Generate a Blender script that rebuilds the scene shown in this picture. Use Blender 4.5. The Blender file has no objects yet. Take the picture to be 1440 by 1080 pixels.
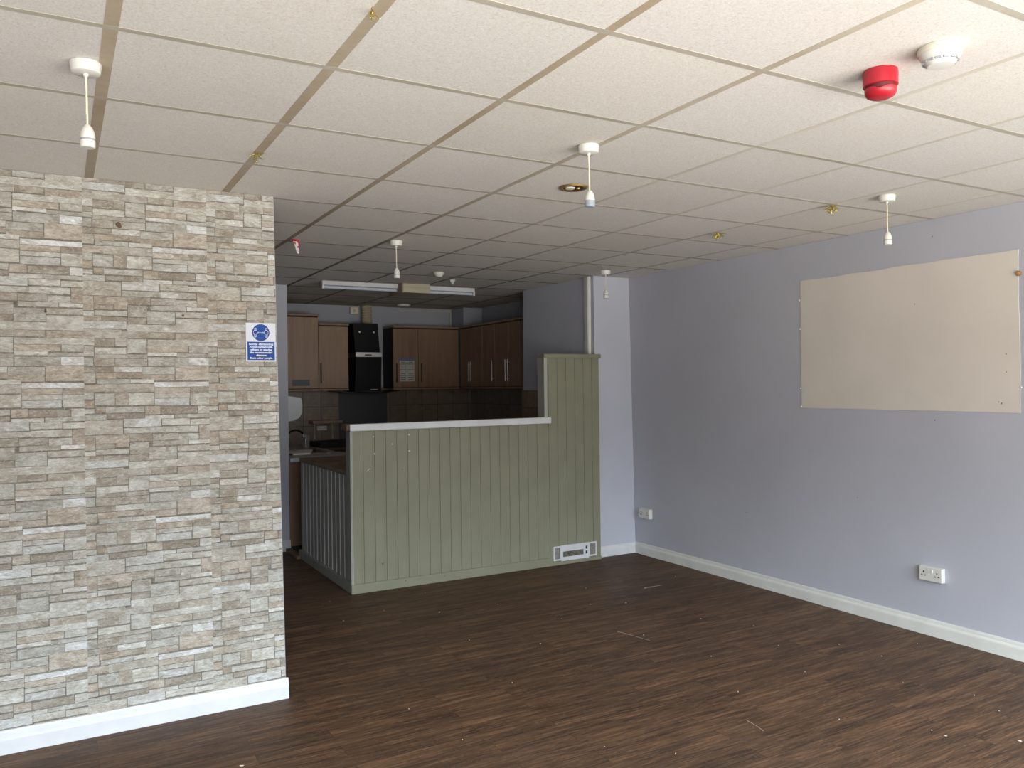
import bpy, bmesh, math, random
from mathutils import Vector, Matrix
random.seed(7)
PI = math.pi
scene = bpy.context.scene
C = scene.collection

# ------------------------------------------------------------ camera
YAW, ROLL = -0.5124, 0.0120
cam_d = bpy.data.cameras.new('camera')
cam_d.sensor_width = 36.0
cam_d.lens = 1135.2 / 1440 * 36.0
cam_d.clip_start = 0.05
cam = bpy.data.objects.new('camera', cam_d)
C.objects.link(cam)
scene.camera = cam
M = Matrix.Rotation(YAW, 3, 'Z') @ Matrix.Rotation(ROLL, 3, 'Y')
R = M @ Matrix(((1, 0, 0), (0, 0, -1), (0, 1, 0)))
cam.matrix_world = Matrix.Translation((-0.134, -2.4128, 1.565)) @ R.to_4x4()

# ------------------------------------------------------------ view, world, daylight
scene.view_settings.view_transform = 'Standard'
scene.view_settings.look = 'None'
scene.view_settings.gamma = 1
scene.view_settings.use_curve_mapping = False
scene.view_settings.exposure = 0.0
scene.cycles.use_denoising = True
scene.cycles.max_bounces = 10
scene.cycles.diffuse_bounces = 6
scene.cycles.sample_clamp_indirect = 8
world = bpy.data.worlds.new('daylight')
scene.world = world
world.use_nodes = True
wn = world.node_tree.nodes; wl = world.node_tree.links
wn.clear()
w_out = wn.new('ShaderNodeOutputWorld'); w_bg = wn.new('ShaderNodeBackground')
w_tc = wn.new('ShaderNodeTexCoord'); w_sep = wn.new('ShaderNodeSeparateXYZ'); w_r = wn.new('ShaderNodeValToRGB')
w_m = wn.new('ShaderNodeMapRange'); w_m.inputs['From Min'].default_value = -0.6; w_m.inputs['From Max'].default_value = 0.6
wl.new(w_tc.outputs['Generated'], w_sep.inputs[0]); wl.new(w_sep.outputs['Z'], w_m.inputs['Value'])
wl.new(w_m.outputs[0], w_r.inputs[0]); wl.new(w_r.outputs[0], w_bg.inputs[0]); wl.new(w_bg.outputs[0], w_out.inputs[0])
w_e = w_r.color_ramp.elements
w_e[0].position = 0.18; w_e[0].color = (0.70, 0.680, 0.640, 1)          # sunlit pavement
w_e[1].position = 0.74; w_e[1].color = (0.78, 0.90, 1.0, 1)         # bright sky
for _p, _c in ((0.40, (0.43, 0.415, 0.390, 1)), (0.49, (0.17, 0.165, 0.16, 1)), (0.56, (0.22, 0.23, 0.24, 1))):   # shop fronts across the street
    _e = w_e.new(_p); _e.color = _c
w_bg.inputs[1].default_value = 22.5
# daylight portals in the shop window openings
WIN = [(-1.3, 0.55), (0.75, 2.45), (2.55, 4.28)]
WZ0, WZ1, FRONT = 0.35, 2.32, -3.55
for k, (a, b) in enumerate(WIN):
    ld = bpy.data.lights.new('window_daylight', 'AREA'); ld.shape = 'RECTANGLE'
    ld.size = b - a; ld.size_y = WZ1 - WZ0; ld.cycles.is_portal = True
    lo = bpy.data.objects.new('window_daylight', ld); C.objects.link(lo)
    lo.location = ((a + b) / 2, FRONT - 0.12, (WZ0 + WZ1) / 2); lo.rotation_euler = (PI / 2, 0, 0)

# ------------------------------------------------------------ helpers
def new_mat(name, col=(0.8, 0.8, 0.8), rough=0.6, metal=0.0, spec=0.5):
    m = bpy.data.materials.new(name); m.use_nodes = True
    b = m.node_tree.nodes['Principled BSDF']
    b.inputs['Base Color'].default_value = (*col, 1); b.inputs['Roughness'].default_value = rough
    b.inputs['Metallic'].default_value = metal; b.inputs['Specular IOR Level'].default_value = spec
    return m

class G:
    """small node-graph builder"""
    def __init__(s, m):
        s.m = m; s.n = m.node_tree.nodes; s.l = m.node_tree.links; s.b = s.n['Principled BSDF']
    def pos(s, scale=(1, 1, 1), geo=True, loc=(0, 0, 0)):
        t = s.n.new('ShaderNodeNewGeometry').outputs['Position'] if geo else s.n.new('ShaderNodeTexCoord').outputs['Object']
        mp = s.n.new('ShaderNodeMapping'); mp.inputs['Scale'].default_value = scale; mp.inputs['Location'].default_value = loc
        s.l.new(t, mp.inputs['Vector']); return mp.outputs[0]
    def noise(s, vec, scale=5, detail=4, rough=0.55, dist=0.0):
        n = s.n.new('ShaderNodeTexNoise'); s.l.new(vec, n.inputs['Vector'])
        n.inputs['Scale'].default_value = scale; n.inputs['Detail'].default_value = detail
        n.inputs['Roughness'].default_value = rough; n.inputs['Distortion'].default_value = dist
        return n.outputs['Fac']
    def ramp(s, fac, stops):
        r = s.n.new('ShaderNodeValToRGB'); s.l.new(fac, r.inputs[0]); e = r.color_ramp.elements
        while len(e) < len(stops): e.new(0.5)
        for el, (p, c) in zip(e, stops):
            el.position = p; el.color = (*c, 1) if len(c) == 3 else c
        return r.outputs[0]
    def mix(s, fac, a, b, mode='MIX'):
        x = s.n.new('ShaderNodeMix'); x.data_type = 'RGBA'; x.blend_type = mode
        for i, v in ((0, fac), (6, a), (7, b)):
            if hasattr(v, 'links'): s.l.new(v, x.inputs[i])
            elif i == 0: x.inputs[0].default_value = v
            else: x.inputs[i].default_value = (*v, 1)
        return x.outputs[2]
    def math(s, op, a, b=0.0):
        x = s.n.new('ShaderNodeMath'); x.operation = op
        for i, v in ((0, a), (1, b)):
            if hasattr(v, 'links'): s.l.new(v, x.inputs[i])
            else: x.inputs[i].default_value = v
        return x.outputs[0]
    def col(s, c): s.l.new(c, s.b.inputs['Base Color'])
    def rough(s, c): s.l.new(c, s.b.inputs['Roughness'])
    def bump(s, h, strength=0.3, dist=0.01):
        b = s.n.new('ShaderNodeBump'); b.inputs['Strength'].default_value = strength; b.inputs['Distance'].default_value = dist
        s.l.new(h, b.inputs['Height']); s.l.new(b.outputs[0], s.b.inputs['Normal'])

def mottled(name, c, amt=0.12, scale=6, rough=0.7, bump=0.1, spec=0.3, stretch=(1, 1, 1), metal=0.0, specks=0.0):
    m = new_mat(name, c, rough, metal, spec); g = G(m)
    v = g.pos(stretch)
    n = g.noise(v, scale, 5)
    lo = tuple(x * (1 - amt) for x in c); hi = tuple(min(1, x * (1 + amt)) for x in c)
    cc = g.ramp(n, [(0.35, lo), (0.65, hi)])
    if specks:
        sp = g.noise(v, 90, 2)
        cc = g.mix(g.ramp(sp, [(0.66, (0, 0, 0)), (0.72, (specks,) * 3)]), cc, tuple(x * 0.5 for x in c))
    g.col(cc)
    if bump: g.bump(g.noise(v, scale * 12, 3), bump, 0.002)
    return m

def bm_box(bm, x0, x1, y0, y1, z0, z1, bev=0.0, seg=2):
    vs = [bm.verts.new(p) for p in ((x0, y0, z0), (x1, y0, z0), (x1, y1, z0), (x0, y1, z0), (x0, y0, z1), (x1, y0, z1), (x1, y1, z1), (x0, y1, z1))]
    fs = [bm.faces.new([vs[i] for i in f]) for f in ((0, 3, 2, 1), (4, 5, 6, 7), (0, 1, 5, 4), (1, 2, 6, 5), (2, 3, 7, 6), (3, 0, 4, 7))]
    if bev > 0:
        es = list({e for f in fs for e in f.edges})
        bmesh.ops.bevel(bm, geom=es, offset=bev, segments=seg, affect='EDGES', profile=0.5)
    return vs

def bm_prism(bm, pts, d):
    """pts: closed polygon of 3D points (any plane), extruded along vector d"""
    a = [bm.verts.new(p) for p in pts]; b = [bm.verts.new(Vector(p) + Vector(d)) for p in pts]
    bm.faces.new(a); bm.faces.new(b[::-1]); n = len(a)
    for i in range(n): bm.faces.new((a[(i + 1) % n], a[i], b[i], b[(i + 1) % n]))

def bm_lathe(bm, prof, seg=40, c=(0, 0, 0), cap=True):
    rings = []
    for r, z in prof:
        rings.append([bm.verts.new((c[0] + r * math.cos(2 * PI * k / seg), c[1] + r * math.sin(2 * PI * k / seg), c[2] + z)) for k in range(seg)])
    for a, b in zip(rings, rings[1:]):
        for k in range(seg): bm.faces.new((a[k], a[(k + 1) % seg], b[(k + 1) % seg], b[k]))
    if cap:
        bm.faces.new(rings[0][::-1]); bm.faces.new(rings[-1])

def bm_tube(bm, pts, r, seg=10):
    pts = [Vector(p) for p in pts]; rings = []
    for i, p in enumerate(pts):
        t = (pts[min(i + 1, len(pts) - 1)] - pts[max(i - 1, 0)]).normalized()
        u = t.cross(Vector((0, 0, 1)))
        if u.length < 1e-3: u = t.cross(Vector((0, 1, 0)))
        u.normalize(); v = t.cross(u).normalized()
        rr = r[i] if isinstance(r, (list, tuple)) else r
        rings.append([bm.verts.new(p + u * rr * math.cos(2 * PI * k / seg) + v * rr * math.sin(2 * PI * k / seg)) for k in range(seg)])
    for a, b in zip(rings, rings[1:]):
        for k in range(seg): bm.faces.new((a[k], a[(k + 1) % seg], b[(k + 1) % seg], b[k]))
    bm.faces.new(rings[0][::-1]); bm.faces.new(rings[-1])

def obj(name, bm, mat, parent=None, smooth=False, at=None):
    bmesh.ops.recalc_face_normals(bm, faces=bm.faces)
    me = bpy.data.meshes.new(name); bm.to_mesh(me); bm.free()
    for m in (mat if isinstance(mat, (list, tuple)) else [mat]): me.materials.append(m)
    if smooth:
        for p in me.polygons: p.use_smooth = True
        me.set_sharp_from_angle(angle=math.radians(35))
    o = bpy.data.objects.new(name, me); C.objects.link(o)
    if at is not None: o.location = at
    if parent is not None: o.parent = parent
    return o

def box(name, x0, x1, y0, y1, z0, z1, mat, parent=None, bev=0.0):
    bm = bmesh.new(); bm_box(bm, x0, x1, y0, y1, z0, z1, bev); return obj(name, bm, mat, parent)

def lathe(name, prof, mat, parent=None, c=(0, 0, 0), seg=40, smooth=True):
    bm = bmesh.new(); bm_lathe(bm, prof, seg, c); return obj(name, bm, mat, parent, smooth)

def tube(name, pts, r, mat, parent=None, seg=10):
    bm = bmesh.new(); bm_tube(bm, pts, r, seg); return obj(name, bm, mat, parent, True)

def tag(o, label=None, cat=None, group=None, kind=None):
    if label: o['label'] = label
    if cat: o['category'] = cat
    if group: o['group'] = group
    if kind: o['kind'] = kind
    return o

def thing(name, label, cat, loc=(0, 0, 0), group=None, rz=0.0):
    o = bpy.data.objects.new(name, None); C.objects.link(o); o.location = loc; o.rotation_euler = (0, 0, rz)
    o.empty_display_size = 0.05
    return tag(o, label, cat, group)

def struct(o, label=None):
    o['kind'] = 'structure'
    if label: o['label'] = label
    return o

def text_mesh(name, body, size, mat, parent, loc, rot, align='CENTER', bold=0.0, width=None, depth=0.0002):
    cu = bpy.data.curves.new(name, 'FONT'); cu.body = body; cu.size = size; cu.align_x = align; cu.align_y = 'CENTER'
    cu.offset = bold; cu.extrude = depth; cu.resolution_u = 3
    tmp = bpy.data.objects.new('tmp', cu); C.objects.link(tmp)
    bpy.context.view_layer.update()
    me = bpy.data.meshes.new_from_object(tmp.evaluated_get(bpy.context.evaluated_depsgraph_get()))
    bpy.data.objects.remove(tmp)
    if width:
        w = max(v.co.x for v in me.vertices) - min(v.co.x for v in me.vertices)
        for v in me.vertices: v.co.x *= width / w
    me.materials.clear(); me.materials.append(mat)
    o = bpy.data.objects.new(name, me); C.objects.link(o); o.parent = parent; o.location = loc; o.rotation_euler = rot
    return o

# ------------------------------------------------------------ materials
m_lilac = mottled('lilac_grey_paint', (0.475, 0.483, 0.535), 0.035, 1.3, 0.62, 0.12, 0.35)
m_pier = mottled('pale_lilac_paint', (0.50, 0.515, 0.58), 0.03, 2, 0.6, 0.12, 0.35)
m_kwall = mottled('kitchen_grey_paint', (0.36, 0.38, 0.43), 0.04, 2, 0.65, 0.1, 0.3)
m_white = mottled('white_gloss_paint', (0.63, 0.64, 0.655), 0.05, 9, 0.4, 0.05, 0.5)
m_skirt_cream = mottled('cream_white_gloss_paint', (0.70, 0.70, 0.655), 0.05, 6, 0.4, 0.08, 0.5)
m_green = mottled('sage_green_paint', (0.232, 0.228, 0.158), 0.05, 4, 0.5, 0.1, 0.4, specks=0.15)
m_green_edge = new_mat('pale_green_edge', (0.36, 0.38, 0.33), 0.5)  # paler green for the trim edges
m_green_lifted = mottled('lifted_grey_green_paint', (0.33, 0.325, 0.29), 0.06, 4, 0.5, 0.1, 0.4)  # greyer side green, lightened to stand in for light from the left passage
m_plastic = mottled('white_plastic', (0.68, 0.67, 0.62), 0.03, 8, 0.35, 0, 0.5)
m_cream_pl = new_mat('cream_plastic', (0.68, 0.65, 0.53), 0.4)
m_flex = new_mat('cream_flex', (0.78, 0.68, 0.50), 0.45)
m_greyring = new_mat('grey_plastic_ring', (0.33, 0.34, 0.36), 0.5)
m_bluegrey = new_mat('pale_blue_grey_plastic', (0.30, 0.35, 0.40), 0.4)
m_red = new_mat('red_plastic', (0.40, 0.014, 0.026), 0.38)
m_red_shade = new_mat('shaded_red_plastic', (0.10, 0.004, 0.008), 0.6)  # siren red darkened to paint the shade in its gap
m_black = new_mat('black_gloss', (0.004, 0.004, 0.0045), 0.35, 0, 0.15)
m_blackmatt = new_mat('black_matt', (0.012, 0.012, 0.012), 0.6)
m_chrome = new_mat('brushed_steel', (0.55, 0.55, 0.55), 0.3, 1.0)
m_handle_dark = new_mat('dark_bronze_handle', (0.06, 0.045, 0.035), 0.4, 0.8)
m_brass = mottled('aged_brass', (0.42, 0.26, 0.09), 0.3, 40, 0.4, 0, 0.5, metal=0.8)
m_gold = new_mat('gold_foil', (0.66, 0.54, 0.16), 0.25, 1.0)
m_darkhole = new_mat('dark_void', (0.03, 0.022, 0.015), 0.8)
m_blue = new_mat('sign_blue', (0.006, 0.062, 0.30), 0.5, 0, 0.25)
m_signwhite = new_mat('sign_white', (0.66, 0.69, 0.76), 0.4, 0, 0.3)
m_paper = new_mat('notice_paper', (0.52, 0.52, 0.44), 0.7)
m_print = new_mat('grey_print', (0.20, 0.22, 0.18), 0.8)
m_beige = mottled('aged_beige_plastic', (0.46, 0.42, 0.31), 0.05, 5, 0.5, 0, 0.4)
m_brownside = new_mat('brown_box_side', (0.26, 0.20, 0.12), 0.5)
m_glass = new_mat('clear_glass', (0.9, 0.9, 0.88), 0.05); m_glass.node_tree.nodes['Principled BSDF'].inputs['Transmission Weight'].default_value = 0.9
m_board = mottled('cream_unpainted_wall', (0.69, 0.64, 0.57), 0.03, 2.5, 0.75, 0.12, 0.2)
m_timber = mottled('raw_brown_timber', (0.16, 0.105, 0.06), 0.3, 6, 0.6, 0.2, 0.3, stretch=(1, 6, 6))
m_cloth = new_mat('white_ribbon', (0.75, 0.72, 0.72), 0.8)
m_redcloth = new_mat('red_ribbon', (0.45, 0.04, 0.04), 0.8)
m_flake = new_mat('pale_flake', (0.62, 0.58, 0.52), 0.8)
m_hole = new_mat('brown_hole_dot', (0.12, 0.08, 0.05), 0.9)  # plain brown for the small dots that mark holes
m_frame = new_mat('shopfront_white_frame', (0.7, 0.7, 0.7), 0.4)
m_pipe = mottled('beige_ribbed_duct', (0.50, 0.43, 0.30), 0.1, 10, 0.5, 0, 0.4)
m_disp = new_mat('pale_grey_dispenser_plastic', (0.62, 0.66, 0.66), 0.35)

def wood_cab(name, lo, hi, seed):
    m = new_mat(name, lo, 0.38, 0, 0.4); g = G(m)
    v = g.pos((9, 9, 0.55), loc=(seed, seed, 0))
    n = g.noise(v, 2.2, 6, 0.6, 0.6); n2 = g.noise(g.pos((40, 40, 1.2), loc=(seed, 0, 0)), 3, 3)
    g.col(g.mix(0.3, g.ramp(n, [(0.3, lo), (0.7, hi)]), g.ramp(n2, [(0.3, lo), (0.7, hi)])))
    return m
m_cab = wood_cab('walnut_laminate', (0.20, 0.118, 0.072), (0.31, 0.195, 0.125), 0)
m_cab_edge = wood_cab('walnut_cornice', (0.25, 0.165, 0.105), (0.34, 0.23, 0.15), 3)
m_cab_light = wood_cab('light_walnut_laminate', (0.27, 0.17, 0.105), (0.40, 0.265, 0.175), 6)
m_carcass = new_mat('dark_cabinet_side', (0.03, 0.021, 0.018), 0.6, 0, 0.2)

def floor_mat():
    m = new_mat('dark_wood_vinyl', (0.1, 0.06, 0.04), 0.5, 0, 0.16); g = G(m)
    v = g.pos((1, 1, 1))
    br = g.n.new('ShaderNodeTexBrick'); g.l.new(v, br.inputs['Vector'])
    br.offset = 0.37; br.inputs['Scale'].default_value = 1.0; br.inputs['Brick Width'].default_value = 0.92
    br.inputs['Row Height'].default_value = 0.102; br.inputs['Mortar Size'].default_value = 0.0009; br.inputs['Mortar Smooth'].default_value = 0.1
    br.inputs['Color1'].default_value = (0, 0, 0, 1); br.inputs['Color2'].default_value = (1, 1, 1, 1); br.inputs['Mortar'].default_value = (0.5, 0.5, 0.5, 1)
    plank = br.outputs['Color']
    # shift the grain per plank
    mp = g.n.new('ShaderNodeVectorMath'); mp.operation = 'MULTIPLY_ADD'
    g.l.new(plank, mp.inputs[0]); mp.inputs[1].default_value = (7, 0.35, 3); g.l.new(v, mp.inputs[2])
    def st(sc):
        q = g.n.new('ShaderNodeMapping'); q.inputs['Scale'].default_value = sc; g.l.new(mp.outputs[0], q.inputs[0]); return q.outputs[0]
    n1 = g.noise(st((0.85, 10, 1)), 2.0, 8, 0.72, 0.4)
    n2 = g.noise(st((3.5, 55, 1)), 2.0, 5, 0.75, 0.3)
    n3 = g.noise(g.pos((0.5, 1.0, 1)), 1.4, 4, 0.6)
    n4 = g.noise(g.pos((1, 1, 1)), 48, 5, 0.8)
    c = g.ramp(n1, [(0.36, (0.024, 0.015, 0.011)), (0.46, (0.072, 0.040, 0.024)), (0.56, (0.145, 0.076, 0.038)), (0.68, (0.26, 0.150, 0.080))])
    c = g.mix(0.45, c, g.ramp(n2, [(0.38, (0.018, 0.012, 0.009)), (0.50, (0.085, 0.048, 0.028)), (0.64, (0.24, 0.145, 0.085))]))
    c = g.mix(0.55, c, g.ramp(plank, [(0.0, (0.43, 0.43, 0.425)), (1.0, (0.60, 0.58, 0.56))]), 'OVERLAY')
    c = g.mix(g.ramp(n3, [(0.35, (0.0, 0.0, 0.0)), (0.75, (0.30, 0.30, 0.30))]), c, (0.085, 0.068, 0.055))
    c = g.mix(g.ramp(n4, [(0.58, (0, 0, 0)), (0.68, (0.5,) * 3)]), c, (0.21, 0.165, 0.13))
    c = g.mix(g.math('MULTIPLY', br.outputs['Fac'], 0.7), c, (0.014, 0.010, 0.008))
    g.col(c)
    g.rough(g.ramp(n3, [(0.3, (0.46,) * 3), (0.7, (0.62,) * 3)]))
    g.bump(n2, 0.25, 0.001)
    return m
m_floor = floor_mat()

def tile_mat():
    m = new_mat('ceiling_tile', (0.7, 0.68, 0.65), 0.9, 0, 0.1); g = G(m)
    at = g.n.new('ShaderNodeAttribute'); at.attribute_name = 'tint'
    n = g.noise(g.pos(), 150, 5, 0.8); n2 = g.noise(g.pos(), 2.0, 3)
    c = g.ramp(n, [(0.34, (0.57, 0.535, 0.48)), (0.44, (0.72, 0.695, 0.65)), (0.57, (0.77, 0.75, 0.71)), (0.66, (0.88, 0.865, 0.83))])
    c = g.mix(1.0, c, at.outputs['Color'], 'MULTIPLY')
    c = g.mix(g.ramp(n2, [(0.5, (0, 0, 0)), (0.8, (0.25,) * 3)]), c, (0.66, 0.60, 0.52))
    # noisy brown tone over the cooking area, deepening towards the back of the kitchen
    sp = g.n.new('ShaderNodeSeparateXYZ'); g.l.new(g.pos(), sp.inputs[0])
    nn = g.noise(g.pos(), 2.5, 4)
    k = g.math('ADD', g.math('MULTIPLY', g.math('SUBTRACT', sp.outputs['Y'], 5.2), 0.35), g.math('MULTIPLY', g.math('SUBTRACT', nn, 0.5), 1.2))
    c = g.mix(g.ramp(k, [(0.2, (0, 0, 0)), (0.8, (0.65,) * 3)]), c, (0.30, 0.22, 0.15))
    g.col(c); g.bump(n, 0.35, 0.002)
    return m
m_tile = tile_mat()

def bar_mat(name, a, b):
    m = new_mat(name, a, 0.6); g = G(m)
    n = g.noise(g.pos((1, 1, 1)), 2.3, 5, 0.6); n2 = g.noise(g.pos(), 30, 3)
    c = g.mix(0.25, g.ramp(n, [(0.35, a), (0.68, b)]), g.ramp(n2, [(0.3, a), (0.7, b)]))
    # bars turn darker brown towards the kitchen end, broken up by noise
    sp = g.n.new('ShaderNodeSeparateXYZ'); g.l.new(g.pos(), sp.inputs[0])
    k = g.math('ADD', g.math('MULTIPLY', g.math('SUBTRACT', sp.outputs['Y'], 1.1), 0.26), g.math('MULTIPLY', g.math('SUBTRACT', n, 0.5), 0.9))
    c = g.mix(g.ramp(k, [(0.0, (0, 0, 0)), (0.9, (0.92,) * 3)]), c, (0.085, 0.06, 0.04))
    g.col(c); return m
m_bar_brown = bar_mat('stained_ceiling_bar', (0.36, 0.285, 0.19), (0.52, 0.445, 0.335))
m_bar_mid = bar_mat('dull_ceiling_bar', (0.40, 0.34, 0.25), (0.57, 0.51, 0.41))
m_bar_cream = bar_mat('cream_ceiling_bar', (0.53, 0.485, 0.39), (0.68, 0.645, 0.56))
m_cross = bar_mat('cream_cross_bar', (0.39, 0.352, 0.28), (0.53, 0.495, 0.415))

def stone_mat():
    m = new_mat('stone_print_wallpaper', (0.5, 0.5, 0.45), 0.7, 0, 0.25); g = G(m)
    at = g.n.new('ShaderNodeAttribute'); at.attribute_name = 'tint'
    of = g.n.new('ShaderNodeAttribute'); of.attribute_name = 'shift'
    ma = g.n.new('ShaderNodeVectorMath'); ma.operation = 'MULTIPLY_ADD'
    g.l.new(of.outputs['Vector'], ma.inputs[0]); ma.inputs[1].default_value = (9, 9, 9); g.l.new(g.pos(), ma.inputs[2])
    def st(sc):
        q = g.n.new('ShaderNodeMapping'); q.inputs['Scale'].default_value = sc; g.l.new(ma.outputs[0], q.inputs[0]); return q.outputs[0]
    n1 = g.noise(st((7, 1, 22)), 2.4, 8, 0.74, 2.6)
    n2 = g.noise(st((1, 1, 1.6)), 95, 4, 0.75)
    n3 = g.noise(st((6, 1, 11)), 1.6, 4, 0.6, 1.2)
    c = g.mix(1.0, at.outputs['Color'], g.ramp(n1, [(0.33, (0.55, 0.52, 0.48)), (0.43, (0.88, 0.86, 0.83)), (0.54, (1.02, 1.02, 1.01)), (0.66, (1.34, 1.37, 1.40))]), 'MULTIPLY')
    c = g.mix(1.0, c, g.ramp(n3, [(0.38, (0.80, 0.765, 0.72)), (0.62, (1.10, 1.12, 1.14))]), 'MULTIPLY')
    c = g.mix(g.ramp(n2, [(0.56, (0, 0, 0)), (0.68, (0.6,) * 3)]), c, (0.60, 0.595, 0.56))
    c = g.mix(g.ramp(n2, [(0.32, (0.5,) * 3), (0.42, (0, 0, 0))]), c, (0.20, 0.17, 0.14))
    g.col(c); g.bump(n1, 0.25, 0.002)
    return m
m_stone = stone_mat()

def wall_tile_mat(name, a, b, w=0.2, ht=0.2, axis='x', z0=0.0, x0=0.0):
    m = new_mat(name, a, 0.3, 0, 0.5); g = G(m)
    sp = g.n.new('ShaderNodeSeparateXYZ'); g.l.new(g.pos(), sp.inputs[0]); cb = g.n.new('ShaderNodeCombineXYZ')
    g.l.new(g.math('ADD', sp.outputs['X' if axis == 'x' else 'Y'], -x0 + 20 * w), cb.inputs[0]); g.l.new(g.math('ADD', sp.outputs['Z'], -z0 + 20 * ht), cb.inputs[1])
    br = g.n.new('ShaderNodeTexBrick'); g.l.new(cb.outputs[0], br.inputs['Vector']); br.offset = 0.0
    br.inputs['Scale'].default_value = 1.0; br.inputs['Brick Width'].default_value = w; br.inputs['Row Height'].default_value = ht
    br.inputs['Mortar Size'].default_value = 0.004; br.inputs['Mortar Smooth'].default_value = 0.2
    br.inputs['Color1'].default_value = (*a, 1); br.inputs['Color2'].default_value = (*b, 1); br.inputs['Mortar'].default_value = (0.10, 0.075, 0.055, 1)
    n = g.noise(g.pos(), 14, 5, 0.65)
    g.col(g.mix(0.6, br.outputs['Color'], g.ramp(n, [(0.3, (0.32,) * 3), (0.7, (0.68,) * 3)]), 'OVERLAY'))
    return m
m_tiles_back = wall_tile_mat('brown_splashback_tiles', (0.21, 0.155, 0.11), (0.26, 0.195, 0.14), 0.215, 0.225, 'x', 1.32, 2.37)
m_tiles_side = wall_tile_mat('brown_mottled_tiles', (0.23, 0.17, 0.12), (0.28, 0.21, 0.155), 0.215, 0.225, 'y', 1.32)

# ------------------------------------------------------------ room shell
H = 2.535
XR, XL = 4.50, -1.75
def ly(z, y0, y1): return y0 + (y1 - y0) * z / H           # a lean: y at floor y0, at ceiling y1

struct(box('floor', XL - 0.1, 5.0, FRONT - 0.3, 7.2, -0.12, 0.0, m_floor))

def make_ceiling():
    bm = bmesh.new(); tl = bm.loops.layers.float_color.new('tint')
    y0, y1, x0, x1 = FRONT - 0.3, 7.2, XL - 0.1, 5.0
    xs = [x0] + [0.6 * i for i in range(-2, 9) if x0 < 0.6 * i < x1] + [x1]
    ys = [y0] + [0.6 * j for j in range(-6, 12) if y0 < 0.6 * j < y1] + [y1]
    rr = random.Random(3)
    for a, b in zip(xs, xs[1:]):
        for c, d in zip(ys, ys[1:]):
            k = 1.0 - rr.random() * 0.06; z = H + 0.0008 + rr.random() * 0.0004
            ti = (k, k * (1 - rr.random() * 0.012), k * (1 - rr.random() * 0.03), 1)
            vs = [bm.verts.new(p) for p in ((a, c, z), (b, c, z), (b, d, z), (a, d, z))]
            f = bm.faces.new(vs[::-1])
            for lp in f.loops: lp[tl] = ti
    vs = bm_box(bm, x0, x1, y0, y1, H + 0.02, H + 0.1)
    for f in bm.faces:
        if f.calc_center_median().z > H + 0.015:
            for lp in f.loops: lp[tl] = (1, 1, 1, 1)
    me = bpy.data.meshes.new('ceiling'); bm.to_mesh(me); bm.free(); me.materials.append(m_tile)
    o = bpy.data.objects.new('ceiling', me); C.objects.link(o); struct(o)
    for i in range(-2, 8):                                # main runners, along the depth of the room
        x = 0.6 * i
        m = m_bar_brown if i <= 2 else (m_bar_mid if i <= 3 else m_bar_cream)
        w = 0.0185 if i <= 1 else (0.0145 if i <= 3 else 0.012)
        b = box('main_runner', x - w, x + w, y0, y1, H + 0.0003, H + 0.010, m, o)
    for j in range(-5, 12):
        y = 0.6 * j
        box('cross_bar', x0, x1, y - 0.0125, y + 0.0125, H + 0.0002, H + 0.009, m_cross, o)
    return o
ceiling = make_ceiling()

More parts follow.
